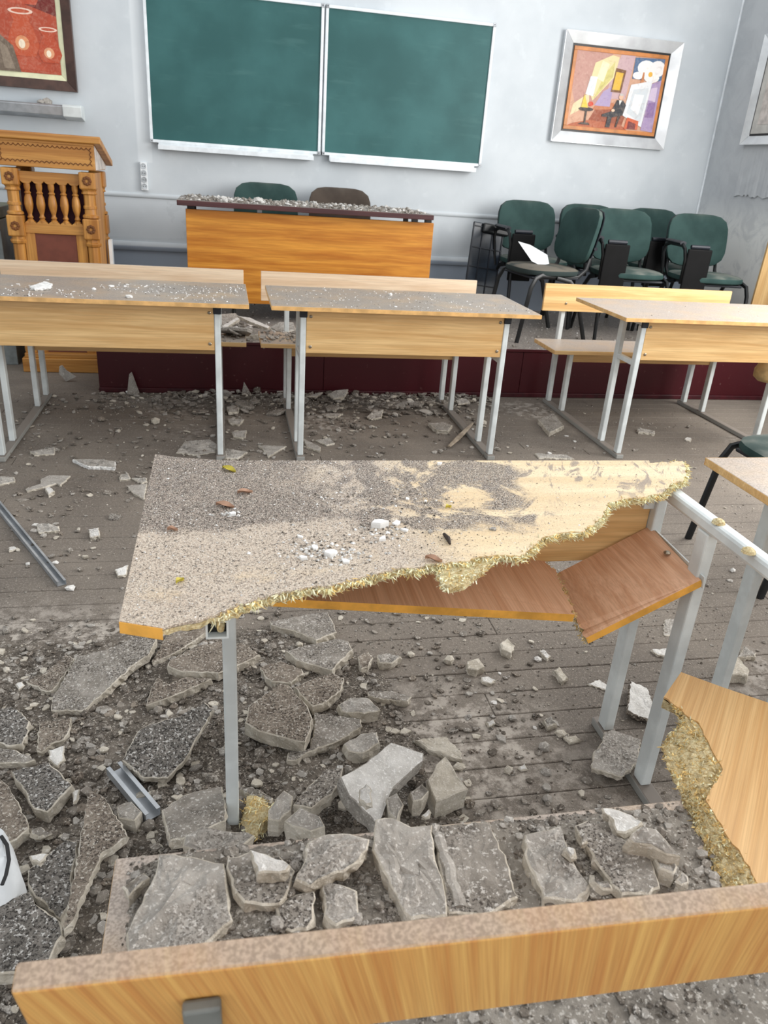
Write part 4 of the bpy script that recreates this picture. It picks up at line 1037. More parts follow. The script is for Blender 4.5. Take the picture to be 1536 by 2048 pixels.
# --- middle field, behind the bench
slab(cB([(250,175),(480,130),(570,120),(600,170),(625,235),(510,280),(420,240),(260,195)]), 'grey slab on the bare floor just below the shelf edge', .034, top='slab')
slab(cB([(340,340),(480,300),(630,270),(690,285),(715,330),(600,450),(480,415),(400,390)]), 'pointed grey slab below the uppermost slab right of the desk leg', .034, top='slab')
slab(cB([(195,430),(310,395),(430,440),(440,460),(370,520),(260,510),(220,480)]), 'brown slab left of the pointed grey slab', .026, top='slab_brown')
slab(cB([(310,520),(355,530),(465,650),(490,720),(470,800),(450,850),(330,825),(190,790),(110,740),(130,650),(220,580)]), 'thick dark-topped slab right of the desk leg', .040, top='slab_brown', dz=.025, tilt=(0, .05))
slab(cB([(385,540),(500,490),(600,460),(665,490),(650,560),(540,640),(490,650),(470,630)]), 'slab touching the thick dark slab on its upper right', .030, top='slab_brown', dz=.01)
slab(cB([(500,680),(640,700),(760,720),(770,760),(640,840),(480,900),(390,950),(345,950),(350,910),(470,890),(500,770)]), 'long slab with white front edge below the thick dark slab', .024, top='slab', dz=.005)
slab(cB([(630,640),(700,600),(800,600),(870,670),(780,690),(650,680)]), 'rough grey piece right of the thick dark slab', .036, top='slab_grey')
slab(cB([(660,860),(760,800),(850,790),(865,850),(770,910),(690,900)]), 'rounded mortar piece above the white slab', .04, top='slab_grey')
slab(cB([(795,565),(930,560),(1045,595),(1020,620),(880,610),(800,590)]), 'long thin bar of plaster on the floor under the shelf', .022, top='slab')
slab(cB([(640,1045),(790,960),(930,850),(1000,870),(1110,910),(1110,950),(1000,1050),(940,1110),(890,1230),(850,1310),(760,1220),(690,1150)]), 'white-topped slab tilted on the heap in the middle of the photo', .045, top='slab_pale', dz=.07, tilt=(-.12, .16), side='slab_grey')
slab(cB([(750,1110),(790,1080),(815,1100),(822,1190),(790,1200),(745,1170)]), 'white wedge lying on the white-topped slab', .016, z=.20, top='slab_pale', name='plaster_chip', cat='chip')
slab(cB([(480,1080),(560,1000),(660,990),(650,1060),(600,1140),(560,1160),(480,1220),(380,1200)]), 'speckled grey slab left of the white-topped slab', .036, top='slab', dz=.05)
slab(cB([(240,1230),(330,1115),(380,1150),(370,1230),(300,1290),(240,1280)]), 'grey block right of the tuft of chipboard', .05, top='slab_grey', dz=.03)
slab(cB([(330,1290),(420,1210),(530,1260),(560,1320),(480,1350),(380,1320)]), 'mortar lump below the speckled grey slab', .05, top='slab_grey', dz=.06)
slab(cB([(1055,835),(1230,815),(1320,900),(1330,950),(1250,930),(1130,890)]), 'flat tan slab right of the white-topped slab', .014, top='slab_side', dz=.004)
slab(cB([(1180,970),(1230,925),(1300,1040),(1360,1110),(1240,1160),(1180,1180),(1130,1060)]), 'big tan rock right of the white-topped slab', .06, top='slab_side', dz=.01)
slab(cB([(850,360),(900,350),(985,370),(930,410),(860,405)]), 'small cube of plaster under the shelf', .03, top='slab_grey', name='plaster_lump', cat='lump')
slab(cB([(740,370),(800,340),(830,375),(800,430),(760,440)]), 'dark pebble pile left of the small plaster cube', .03, top='slab_brown', name='plaster_lump', cat='lump')
slab(cB([(900,1160),(960,1130),(1000,1200),(960,1290),(910,1240)]), 'upright grey lump right of the tip of the white slab', .06, top='slab_grey', name='plaster_lump', cat='lump', dz=.05)
slab(cB([(1030,1130),(1100,1080),(1140,1120),(1100,1170),(1050,1180)]), 'crumbly lump between the white slab and the tan rock', .05, top='slab_grey', name='plaster_lump', cat='lump', dz=.03)
slab(cB([(1095,1260),(1140,1220),(1155,1240),(1120,1275)]), 'bright white chip below the crumbly lump', .012, top='slab_pale', name='plaster_chip', cat='chip', dz=.06)
slab(cB([(80,1110),(150,1095),(270,1160),(260,1190),(200,1180)]), 'flat slab behind the tuft of chipboard', .02, top='slab', dz=.03)
# --- right field
slab(c5([(815,475),(900,510),(940,600),(945,690),(830,650),(800,630)]), 'tall pale shard between the right desk legs', .016, top='slab_pale', tilt=(-.15, .1), dz=.012, side='slab_brown')
slab(c5([(680,740),(720,730),(870,780),(860,900),(770,980),(610,935),(620,860),(660,800)]), 'grey slab lying over the foot bar of the broken desk', .016, z=.045, top='slab_grey', tilt=(0, .04))
slab(c5([(590,490),(650,465),(710,510),(700,530)]), 'pale triangular shard left of the far right leg', .008, top='slab_pale', name='plaster_shard', cat='shard')
slab(c5([(925,310),(1020,300),(1030,350),(960,340)]), 'pale chip behind the right desk leg', .014, top='slab_pale', name='plaster_chip', cat='chip')
slab(c5([(1310,370),(1370,340),(1440,420),(1430,450),(1320,440)]), 'tan rock right of the near desk leg', .035, top='slab_side', name='plaster_lump', cat='lump')
slab(c5([(1380,350),(1410,290),(1475,330),(1470,350)]), 'grey wedge behind the tan rock', .02, top='slab_grey', name='plaster_chip', cat='chip')
slab(c5([(130,280),(170,250),(210,290),(190,330),(140,310)]), 'tan pebble left of the hanging shelf end', .03, top='slab_side', name='plaster_lump', cat='lump')
slab(c5([(335,320),(360,310),(400,345),(380,360)]), 'white pebble below the hanging shelf end', .018, top='slab_pale', name='plaster_chip', cat='chip')
slab(c5([(410,420),(440,400),(490,460),(460,475)]), 'tan chunk below the white pebble', .022, top='slab_side', name='plaster_lump', cat='lump')
slab(c5([(55,690),(100,680),(110,700),(70,715)]), 'white bean-shaped chip on the pale dust patch', .014, top='slab_pale', name='plaster_chip', cat='chip')
slab(c5([(360,680),(400,660),(430,700),(380,720)]), 'grey crumb cluster in the middle of the right floor', .022, top='slab_grey', name='plaster_lump', cat='lump')
slab(c5([(460,770),(530,760),(565,790),(500,800)]), 'flat tan chip left of the slab on the foot bar', .012, top='slab_side', name='plaster_chip', cat='chip')
slab(c5([(985,200),(1000,150),(1110,150),(1090,245),(990,235)]), 'flat grey square of plaster between the right legs', .008, top='slab_grey', name='plaster_chip', cat='chip')
slab(c5([(225,930),(260,905),(280,940),(240,945)]), 'pale flat chip near the far edge of the bench', .01, top='slab_pale', name='plaster_chip', cat='chip')
slab(c5([(-40,370),(20,355),(50,400),(10,420),(-40,410)]), 'tan lump among white crumbs below the shelf', .03, top='slab_side', name='plaster_lump', cat='lump')
slab(c5([(30,455),(70,450),(110,470),(80,490),(40,480)]), 'white crumb below the tan lump under the shelf', .016, top='slab_pale', name='plaster_chip', cat='chip')
# --- upper left floor
slab(cG([(660,310),(930,310),(1050,330),(1050,385),(800,375),(740,350)]), 'long flat grey shard left of the broken tabletop', .020, top='slab_grey', side='white_chip', name='plaster_shard', cat='shard')
slab(cG([(370,490),(450,455),(640,460),(550,550),(520,530),(380,570),(240,600),(230,580),(370,530)]), 'arrow-shaped pale shard on the left floor', .012, top='slab_grey', name='plaster_shard', cat='shard')
slab(cG([(1150,550),(1340,530),(1310,670),(1210,620)]), 'grey shard partly hidden by the left edge of the broken tabletop', .014, top='slab_grey', name='plaster_shard', cat='shard')
slab(cG([(1090,450),(1170,440),(1190,490),(1090,500)]), 'small square shard beside the far left tabletop corner', .012, top='slab_grey', name='plaster_shard', cat='shard')
slab(cG([(1200,480),(1330,475),(1340,510),(1290,530)]), 'flat shard touching the far left tabletop corner', .012, top='slab_grey', name='plaster_shard', cat='shard')
slab(cG([(330,900),(400,890),(540,920),(540,960),(350,980)]), 'pale chip right of the long metal strip', .014, top='slab_grey', name='plaster_chip', cat='chip')
slab(cG([(-30,465),(130,470),(140,510),(0,540),(-30,540)]), 'flat shard at the left photo edge above the metal strip', .012, top='slab_grey', name='plaster_shard', cat='shard')
slab(cG([(800,950),(900,930),(910,1010),(820,1020)]), 'white crumbling chip halfway between metal strip and tabletop', .02, top='slab_pale', name='plaster_chip', cat='chip')
slab(cG([(1045,1310),(1170,1270),(1150,1360),(1070,1370)]), 'pale chip touching the left tabletop edge', .016, top='slab_pale', name='plaster_chip', cat='chip')
slab(cG([(270,240),(500,200),(500,260),(310,275)]), 'flat shard under the left desk near its foot bar', .012, top='slab_grey', name='plaster_shard', cat='shard')
slab(cG([(75,1110),(130,1100),(160,1125),(85,1145)]), 'small white chip left of the metal strip', .012, top='slab_pale', name='plaster_chip', cat='chip')
slab(cG([(410,570),(450,560),(500,600),(440,630)]), 'white lump below the arrow-shaped shard', .02, top='slab_pale', name='plaster_chip', cat='chip')
slab([(352,905),(370,882),(420,878),(437,890),(430,904),(395,910)], 'big flat shard at the foot of the left desk leg', .010, top='slab_grey', name='plaster_shard', cat='shard')
# --- under and between the standing desks
slab(cH([(150,1250),(285,1270),(230,1310),(150,1310)]), 'flat shard right of the left desk leg', .014, top='slab_grey', name='plaster_shard', cat='shard')
slab(cH([(350,1230),(520,1235),(410,1300),(390,1270)]), 'pale-edged shard left of the middle desk leg', .014, top='slab_grey', name='plaster_shard', cat='shard')
slab(cH([(620,1190),(725,1240),(720,1270),(640,1240)]), 'flat shard just right of the middle desk leg', .014, top='slab_grey', name='plaster_shard', cat='shard')
slab(cH([(690,1200),(780,1185),(810,1220),(760,1230)]), 'small shard under the middle desk beside the near left leg', .012, top='slab_grey', name='plaster_shard', cat='shard')
slab(cH([(1000,1060),(1040,1020),(1100,1015),(1090,1065),(1030,1075)]), 'rounded shard on the floor under the middle desk', .012, top='slab_grey', name='plaster_shard', cat='shard', tilt=(0, .15), dz=.012)
slab(cH([(730,1040),(860,1040),(830,1060),(760,1060)]), 'thin long shard under the middle desk', .010, top='slab_grey', name='plaster_shard', cat='shard')
slab(cH([(770,925),(810,900),(890,895),(870,940),(800,950)]), 'shard leaning near the platform under the middle desk', .014, top='slab_grey', name='plaster_shard', cat='shard', dz=.02, tilt=(0, .2))
slab(cH([(1370,1100),(1460,1090),(1515,1110),(1490,1145),(1420,1140)]), 'thick chip beside the right foot bar of the middle desk', .026, top='slab', name='plaster_chip', cat='chip')
slab(cH([(635,935),(740,910),(700,940)]), 'narrow shard near the platform left of the leaning one', .012, top='slab_grey', name='plaster_shard', cat='shard')
slab(cH([(160,1000),(240,980),(230,1030),(170,1035)]), 'shard between left and middle desks close to the platform', .016, top='slab_grey', name='plaster_shard', cat='shard')
slab(cH([(165,1070),(265,1075),(240,1105),(180,1100)]), 'shard between left and middle desks, second from the platform', .016, top='slab_grey', name='plaster_shard', cat='shard')
slab(cH([(190,1150),(280,1140),(270,1185),(200,1180)]), 'shard between left and middle desks, third from the platform', .016, top='slab_grey', name='plaster_shard', cat='shard')
slab(cI([(425,1180),(500,1150),(550,1210),(480,1245)]), 'plaster lump between the middle and right desks', .03, top='slab', name='plaster_lump', cat='lump')
slab(cI([(905,1220),(990,1235),(990,1250),(910,1240)]), 'narrow plaster bar under the right desk', .018, top='slab_grey', name='plaster_chip', cat='chip')
slab(cI([(410,1345),(560,1350),(600,1370),(430,1365)]), 'thin shard just behind the broken tabletop far edge', .012, top='slab_grey', name='plaster_shard', cat='shard')
slab(cI([(30,1085),(80,1080),(100,1100),(40,1105)]), 'small shard near the right foot bar end of the middle desk', .012, top='slab_grey', name='plaster_shard', cat='shard')
slab(cI([(1145,1265),(1165,1270),(1165,1285),(1130,1275)]), 'small chip under the right desk near its far foot bar', .012, top='slab_pale', name='plaster_chip', cat='chip')
for pts_, zz_, th_, tp_, lb_ in (([(125,445),(210,437),(240,460),(190,500),(130,520)], .41, .03, 'slab_grey', 'grey plate on top of the debris heap before the teacher desk'),
        ([(225,455),(300,465),(420,520),(410,530),(300,490)], .42, .02, 'slab_pale', 'long pale plate sloping right on the debris heap before the teacher desk'),
        ([(130,515),(225,462),(238,472),(145,532)], .425, .02, 'slab_pale', 'long narrow pale stick on the debris heap before the teacher desk'),
        ([(200,520),(222,514),(262,570),(240,582)], .43, .02, 'slab_pale', 'short pale stick pointing down on the debris heap before the teacher desk'),
        ([(240,535),(330,525),(400,540),(380,565),(260,575)], .39, .04, 'slab', 'flat plate at the foot of the debris heap before the teacher desk'),
        ([(130,540),(200,525),(215,575),(140,590)], .38, .04, 'slab', 'square plate at the left foot of the debris heap before the teacher desk'),
        ([(420,520),(480,490),(560,492),(575,540),(470,560),(430,550)], .46, .03, 'slab_grey', 'slab lying on the left end of the middle bench seat')):
    slab(cH(pts_), lb_, th_, z=zz_-.022, top=tp_, name='plaster_shard', cat='shard', tilt=(0, .15))
# upright shards leaning on the platform face
def upright(pts, y, th, label, ty=.10):
    P = [at_y(x, yy, y) for x, yy in pts]; zm = min(p.z for p in P); P = [Vector((p.x, p.y-(p.z-zm)*-ty, p.z-zm+.001)) for p in P]
    c = sum(P, Vector())/len(P); c.z = 0; n = len(P)
    b = MB(); b.add([tuple(p-c) for p in P]+[tuple(p-c+Vector((0, th, 0))) for p in P], [tuple(range(n)), tuple(range(n, 2*n))[::-1]]+[(i, n+i, n+(i+1) % n, (i+1) % n) for i in range(n)])
    tag(b.build('plaster_shard', 'slab_grey', loc=(c.x, c.y, hzv(c.x, c.y)), bevel=.002), label, 'shard')
upright([(253,778),(257,738),(262,734),(278,775),(270,780)], 4.66, .010, 'tall pointed shard standing against the maroon platform')
upright([(483,792),(488,767),(502,790)], 4.66, .010, 'small pointed white shard standing against the maroon platform')
upright([(115,728),(116,714),(121,712),(130,722),(150,735),(130,744)], 4.95, .012, 'curved shard leaning before the lectern base')
slab([(246,770),(252,764),(258,775),(272,780),(270,785),(252,782)], 'white crumb at the foot of the tall pointed shard', .016, top='white_chip', side='white_chip', name='plaster_chip', cat='chip')

# lath ridges that stripe the two mortar slabs on the seat
for (a, c, lab) in ((cE([(770,260)])[0], cE([(830,560)])[0], 'narrow mortar ridge along the left side of the ridged slab'), (cE([(1030,200)])[0], cE([(1180,650)])[0], 'dark lath groove filled with mortar between the two wide slabs')):
    p, q = at_z(*a, SZ+.04), at_z(*c, SZ+.04); b = MB(); r4 = random.Random(2); k = 14
    ptsr = [p.lerp(q, i/k)-p+Vector((r4.uniform(-.002, .002), 0, r4.uniform(-.002, .002))) for i in range(k+1)]
    b.tube(ptsr, [.008+r4.uniform(-.002, .002) for _ in ptsr], 7, flat=.7); tag(b.build('mortar_ridge', 'slab_grey', loc=p), lab, 'ridge')

# metal pieces
def channel(p, q, w, h, label, name):
    d = (q-p); L = d.length; ang = math.atan2(d.y, d.x); el = math.asin(d.z/L)
    t_ = .0016; b = MB()
    b.box((0, -w/2, 0), (L, w/2, t_)).box((0, -w/2, t_), (L, -w/2+t_, h)).box((0, w/2-t_, t_), (L, w/2, h)).box((0, -w/2+t_, h-t_), (L, -w/2+w*.25, h)).box((0, w/2-w*.25, h-t_), (L, w/2-t_, h))
    o = b.build(name, 'alu', loc=p, rot=(0, -el, ang)); return tag(o, label, 'metal profile')
channel(at_z(-60, 945, .001), at_z(124, 1171, .001), .030, .018, 'long thin metal strip lying on the left floor', 'metal_strip')
ca_, cb_ = at_z(228, 1538, .05), at_z(306, 1628, .05)
o = channel(Vector((ca_.x, ca_.y, hzv(ca_.x, ca_.y)+.012)), Vector((cb_.x, cb_.y, hzv(cb_.x, cb_.y)+.006)), .036, .022, 'short metal channel beside the blackened slab', 'metal_channel')
# wood splinter, chipboard tuft, sack, last chipboard chunk
p, q = at_z(898, 893, .012), at_z(946, 846, .035)
d = (q-p); b = MB(); b.tube([Vector(), d*.3+Vector((.004, 0, .002)), d*.7, d], [.010, .016, .014, .005], 6, flat=.5)
tag(b.build('wood_splinter', 'grey_wood', loc=p), 'pale wooden splinter leaning on the foot bar of the middle desk', 'splinter')
p = at_z(512, 1596, .09); p.z = hzv(p.x, p.y)+.033; b = MB(); r5 = random.Random(9)
b.lathe([(.01, 0), (.035, .004), (.045, .02), (.035, .042), (.012, .05)], 16)
b.v = [(x*(.75+.6*noise.noise(Vector((x*30, y*30, z*30+3)))), y*(1.2+.7*noise.noise(Vector((x*30+9, y*30, z*30)))), z) for x, y, z in b.v]
TF = thing('chipboard_tuft', 'tuft of torn yellow chipboard at the foot of the left desk leg', 'chipboard', (p.x, p.y, p.z-.035))
b.build('core', 'chip', TF); fibres([Vector((x, y, z)) for x, y, z in b.v], r5, 500, .012, 'fibres', TF, ['chip_fibre', 'chip_fibre_b', 'chip_fibre_b'], lambda q: tuple(q), 1.5)
pz_ = [at_z(x, y, .26) for x, y in ((1512,1948),(1545,1940),(1600,2000),(1600,2080),(1520,2070),(1506,2010))]; c = sum(pz_, Vector())/len(pz_)
CK = thing('chipboard_chunk', 'torn chipboard chunk in the lower right photo corner', 'chipboard', (c.x, c.y, .0))
b = MB(); n = len(pz_); b.add([(p.x-c.x, p.y-c.y, .26) for p in pz_]+[(p.x-c.x, p.y-c.y, .0) for p in pz_], [tuple(range(n)), tuple(range(n, 2*n))[::-1]]+[(i, n+i, n+(i+1) % n, (i+1) % n) for i in range(n)])
b.build('core', 'chip', CK)
fp = [Vector((pz_[i].lerp(pz_[(i+1) % n], r5.random()).x-c.x, pz_[i].lerp(pz_[(i+1) % n], r5.random()).y-c.y, .26-.04*r5.random())) for i in range(n) for _ in range(30)]
fibres(fp, r5, 500, .01, 'fibres', CK, ['chip_fibre', 'chip_fibre_b'], lambda q: tuple(q), 1.5)
sp = [at_z(x, y, .13) for x, y in cD([(-60,200),(0,245),(60,330),(130,530),(60,640),(0,670),(-60,690)])]
c = sum(sp, Vector())/len(sp); SK = thing('sack', 'crumpled white sack with black marks at the left photo edge', 'sack', (c.x, c.y, 0))
b = MB(); rings = []; n = 26
ring = resample(sp+[sp[0]], n+1)[:-1]
for s_, z in ((1., .02), (1.03, .06), (.97, .10), (.80, .125), (.5, .14), (.2, .145)):
    rings.append([( (p.x-c.x)*s_*(1+.06*noise.noise(Vector((p.x*20, p.y*20, z*30)))), (p.y-c.y)*s_*(1+.06*noise.noise(Vector((p.x*20+7, p.y*20, z*30)))), z+.015*noise.noise(Vector((p.x*16, p.y*16, z*9)))) for p in ring])
vs = [q for rg in rings for q in rg]; fs = [(i*n+k, i*n+(k+1) % n, (i+1)*n+(k+1) % n, (i+1)*n+k) for i in range(5) for k in range(n)]; fs += [tuple(range(5*n, 6*n)), tuple(range(n))[::-1]]
b.add(vs, fs); b.build('body', 'paper', SK, smooth=True)
mk = [at_z(x, y, .152)-Vector((c.x, c.y, 0)) for x, y in ((2,1672),(14,1690),(18,1720),(12,1750),(4,1770))]
MB().tube(mk, .0035, 6, flat=.5).build('black_mark', 'ink', SK)

# ---- small chips : shared shapes, one object each
shapes = []
for k in range(10):
    r = random.Random(100+k); n = r.randint(5, 7); poly = []
    for i in range(n):
        a = 2*math.pi*(i+r.uniform(-.3, .3))/n; q = r.uniform(.55, 1.); poly.append((q*math.cos(a), q*r.uniform(.5, .9)*math.sin(a)))
    th = r.uniform(.18, .4); m = len(poly)
    vs = [(x*.93, y*.93, th) for x, y in poly]+[(x, y, th*.7) for x, y in poly]+[(x*.95, y*.95, 0) for x, y in poly]
    fs = [tuple(range(m)), tuple(range(2*m, 3*m))[::-1]]
    for q in range(2): fs += [(q*m+i, (q+1)*m+i, (q+1)*m+(i+1) % m, q*m+(i+1) % m) for i in range(m)]
    b = MB(); b.add(vs, fs); shapes.append((np.array(b.v), b.f))
for k in range(6):
    r = random.Random(200+k); bmx = bmesh.new(); bmesh.ops.create_icosphere(bmx, subdivisions=1, radius=1)
    vs = [(v.co.x*r.uniform(.7, 1.1), v.co.y*r.uniform(.6, 1.), max(0, v.co.z*r.uniform(.5, .9)+.45)) for v in bmx.verts]; fs = [[v.index for v in f.verts] for f in bmx.faces]; bmx.free()
    shapes.append((np.array(vs), fs))
protos = {}
def chip_mesh(k, mt):
    if (k, mt) not in protos:
        b = MB(); b.add([tuple(p) for p in shapes[k][0]], shapes[k][1]); o = b.build('plaster_chip', mt); me = o.data
        bpy.data.objects.remove(o); protos[(k, mt)] = me
    return protos[(k, mt)]
def chips(count, region, size, label, group, zf, seed, mats=('slab_grey', 'slab', 'slab_pale', 'rock'), kinds=16, tip=.12, thin=1.):
    r = random.Random(seed); done = 0
    while done < count:
        x, y = region(r)
        z = zf(x, y)
        s = r.uniform(*size)*(.6+.8*r.random()**2)
        o = bpy.data.objects.new('plaster_chip', chip_mesh(r.randrange(kinds), r.choice(mats))); C.objects.link(o)
        o.location = (x, y, z-.001); o.rotation_euler = (r.uniform(-tip, tip), r.uniform(-tip, tip), r.uniform(0, 6.28)); o.scale = (s, s, s*r.uniform(.6, 1.)*thin)
        tag(o, label, 'chip', group); done += 1
def rect(x0, x1, y0, y1): return lambda r: (r.uniform(x0, x1), r.uniform(y0, y1))
chips(34, rect(-.2, 1.3, 4.30, 4.70), (.03, .075), 'plaster chip lying in the debris band along the maroon platform', 'plaster chips along the platform', hzv, 1, ('slab_grey', 'slab', 'rock'), 10, .3, .55)
chips(26, rect(-1.0, .3, 3.0, 4.4), (.015, .04), 'plaster chip scattered on the floor under the left desk', 'plaster chips under the left desk', hzv, 2, ('slab_grey', 'slab', 'rock'), 10, .15, .6)
chips(22, rect(-1.0, -.2, 1.9, 3.0), (.010, .026), 'plaster chip scattered on the open floor on the left', 'plaster chips on the left floor', hzv, 3, ('slab_grey', 'slab_pale', 'slab'))
chips(18, rect(.4, 2.0, 2.9, 4.3), (.012, .03), 'plaster chip scattered on the floor under the middle desk', 'plaster chips under the middle desk', hzv, 4)
chips(14, rect(1.3, 2.8, 2.2, 4.2), (.010, .024), 'plaster chip scattered on the clean planks on the right', 'plaster chips on the right planks', hzv, 5)
chips(26, rect(.15, .95, 1.15, 1.9), (.008, .020), 'plaster chip scattered on the floor below the broken desk shelf', 'plaster chips below the broken desk', hzv, 6, ('slab_grey', 'slab_pale', 'slab', 'slab_side'))
chips(40, rect(-.75, .35, .75, 1.45), (.010, .026), 'stone-like crumb in the dirt heap at the lower left', 'crumbs in the lower left heap', lambda x, y: hzv(x, y)+.004, 7, ('rock', 'slab', 'slab_brown', 'slab_grey'))
chips(24, rect(-.12, .80, .52, .80), (.008, .022), 'mortar crumb lying on the bench seat in the foreground', 'mortar crumbs on the bench seat', lambda x, y: sz(x, y), 8, ('rock', 'slab', 'slab_grey'))
chips(10, rect(.0, .55, .87, 1.1), (.016, .04), 'mortar lump in the heap behind the bench', 'mortar lumps behind the bench', lambda x, y: hzv(x, y)+.01, 9, ('slab_grey', 'rock', 'slab'))

def gravel(pts, name, label, cat, mats, seed, vary=.5, flatk=16):
    """thousands of tiny stones nobody could count: one mesh"""
    r = np.random.RandomState(seed); V = []; F = []; Mi = []; o = 0
    big = [(v[:, :3], f) for v, f in shapes]
    octv = np.array([(1, 0, .1), (0, 1, .1), (-1, 0, .1), (0, -1, .1), (0.1, .1, .8), (0, 0, -.3)], float); octf = [(0,1,4),(1,2,4),(2,3,4),(3,0,4),(1,0,5),(2,1,5),(3,2,5),(0,3,5)]
    for (x, y, z, s) in pts:
        if s > .0065:
            v0, f0 = big[r.randint(flatk)]; a = r.rand()*6.28; ca, sa = math.cos(a), math.sin(a); tx, ty = (r.rand(2)-.5)*.5
            v = v0*s*1.25*np.array((1, 1, .6+.5*r.rand())); zz_ = v[:, 2]+v[:, 0]*tx+v[:, 1]*ty
            V.append(np.column_stack((v[:, 0]*ca-v[:, 1]*sa+x, v[:, 0]*sa+v[:, 1]*ca+y, zz_+z)))
            F += [[i+o for i in f] for f in f0]; Mi += [r.randint(len(mats))]*len(f0); o += len(v); continue
        v = octv*s*(1+vary*(r.rand(6, 3)-.5)); a = r.rand()*6.28; ca, sa = math.cos(a), math.sin(a)
        V.append(np.column_stack((v[:, 0]*ca-v[:, 1]*sa*.75+x, v[:, 0]*sa+v[:, 1]*ca*.75+y, v[:, 2]+z)))
        F += [(i+o, j+o, k+o) for i, j, k in octf]; mi = r.randint(len(mats)); Mi += [mi]*8; o += 6
    me = bpy.data.meshes.new(name); me.from_pydata(np.vstack(V).tolist(), [], F)
    for k in mats: me.materials.append(MATS[k])
    me.polygons.foreach_set('material_index', Mi)
    ob = bpy.data.objects.new(name, me); C.objects.link(ob); return tag(ob, label, cat, kind='stuff')
r6 = random.Random(11); G = []
for k in range(21000):
    x, y = r6.uniform(-1.2, .9), r6.uniform(.35, 2.2); h = hz(x, y)
    if h > .004 or r6.random() < .16: G.append((x, y, max(0, h), r6.uniform(.0022, .0055)*(2.9 if r6.random() < .36 else 1)))
for k in range(7000):
    x, y = r6.uniform(-1.6, 3.3), r6.uniform(1.4, 4.7)
    if noise.noise(Vector((x*1.7, y*1.7, 9)))+.35*sm(1.6, .4, x)+.15 > .12: G.append((x, y, hzv(x, y), r6.uniform(.0018, .0058)*(2.2 if r6.random() < .08 else 1)))
for k in range(1700):
    x, y = r6.uniform(-.75, 1.7), 4.72-abs(r6.gauss(0, .22)); G.append((x, y, hzv(x, y), r6.uniform(.003, .008)*(3.2 if r6.random() < .3 else 1)))
for k in range(1100):
    x, y = r6.uniform(-1.1, 1.5), r6.uniform(2.5, 4.7)
    if noise.noise(Vector((x*2.3, y*2.3, 3)))+.5*sm(2.6, 4.6, y) > .1: G.append((x, y, hzv(x, y)+.001, r6.uniform(.0068, .018)))
for k in range(1800):
    x, y = r6.uniform(.1, 1.7), r6.uniform(.9, 2.6); G.append((x, y, hzv(x, y), r6.uniform(.0014, .0042)*(1.8 if r6.random() < .1 else 1)))
gravel(G, 'floor_gravel', 'fine plaster gravel strewn over the whole floor', 'gravel', ['rock', 'slab_grey', 'slab', 'dirt', 'slab_brown', 'rock', 'dirt', 'slab_side'], 1, flatk=11)
G = []
for k in range(4200):
    x, y = r6.uniform(-.15, .95), r6.uniform(.50, .835)
    if x < .72 or r6.random() < .5: G.append((x, y, max(SZ, sz(x, y)), r6.uniform(.0015, .005)*(2.1 if r6.random() < .2 else 1)))
gravel(G, 'seat_grit', 'mortar grit covering the foreground bench seat', 'grit', ['rock', 'slab_grey', 'slab', 'dirt'], 2)
G = []; ol2 = [Vector((p.x, p.y, 0)) for p in outline]
while len(G) < 5200:
    x, y = r6.uniform(-.15, 1.0), r6.uniform(.95, 1.58)
    if not in_poly(x, y, ol2): continue
    w_ = sm(.75, .1, x)*.9+.1
    if r6.random() < w_*(.25+.75*(noise.noise(Vector((x*6, y*6, 2)))*.5+.5)): G.append((x, y, ZT, r6.uniform(.0006, .0017)*(1.8 if r6.random() < .1 else 1)))
for cx, cy, nn, sg in ((640, 1105, 150, .030), (770, 1062, 90, .026), (660, 1000, 60, .03), (455, 1030, 60, .03), (800, 1010, 60, .05)):
    c = at_z(cx, cy, ZT)
    for k in range(nn):
        x, y = r6.gauss(c.x, sg*1.3), r6.gauss(c.y, sg)
        if in_poly(x, y, ol2): G.append((x, y, ZT, r6.uniform(.0012, .0040)))
G2 = []
for cx, cy, nn, sx_, sy_ in ((655, 1108, 60, .05, .012), (770, 1062, 22, .03, .018), (625, 1085, 14, .03, .014), (455, 1028, 14, .014, .008)):
    c = at_z(cx, cy, ZT)
    for k in range(nn):
        x, y = r6.gauss(c.x, sx_), r6.gauss(c.y, sy_)
        if in_poly(x, y, ol2): G2.append((x, y, ZT, r6.uniform(.0020, .0050)))
gravel(G2, 'plaster_crumbs', 'small white plaster crumbs gathered near the torn tabletop edge', 'crumbs', ['white_chip', 'slab_pale'], 33)
gravel(G, 'tabletop_grit', 'grit and plaster crumbs strewn on the broken tabletop', 'grit', ['rock', 'slab_pale', 'dirt', 'slab', 'slab_brown', 'dirt', 'white_chip'], 3)
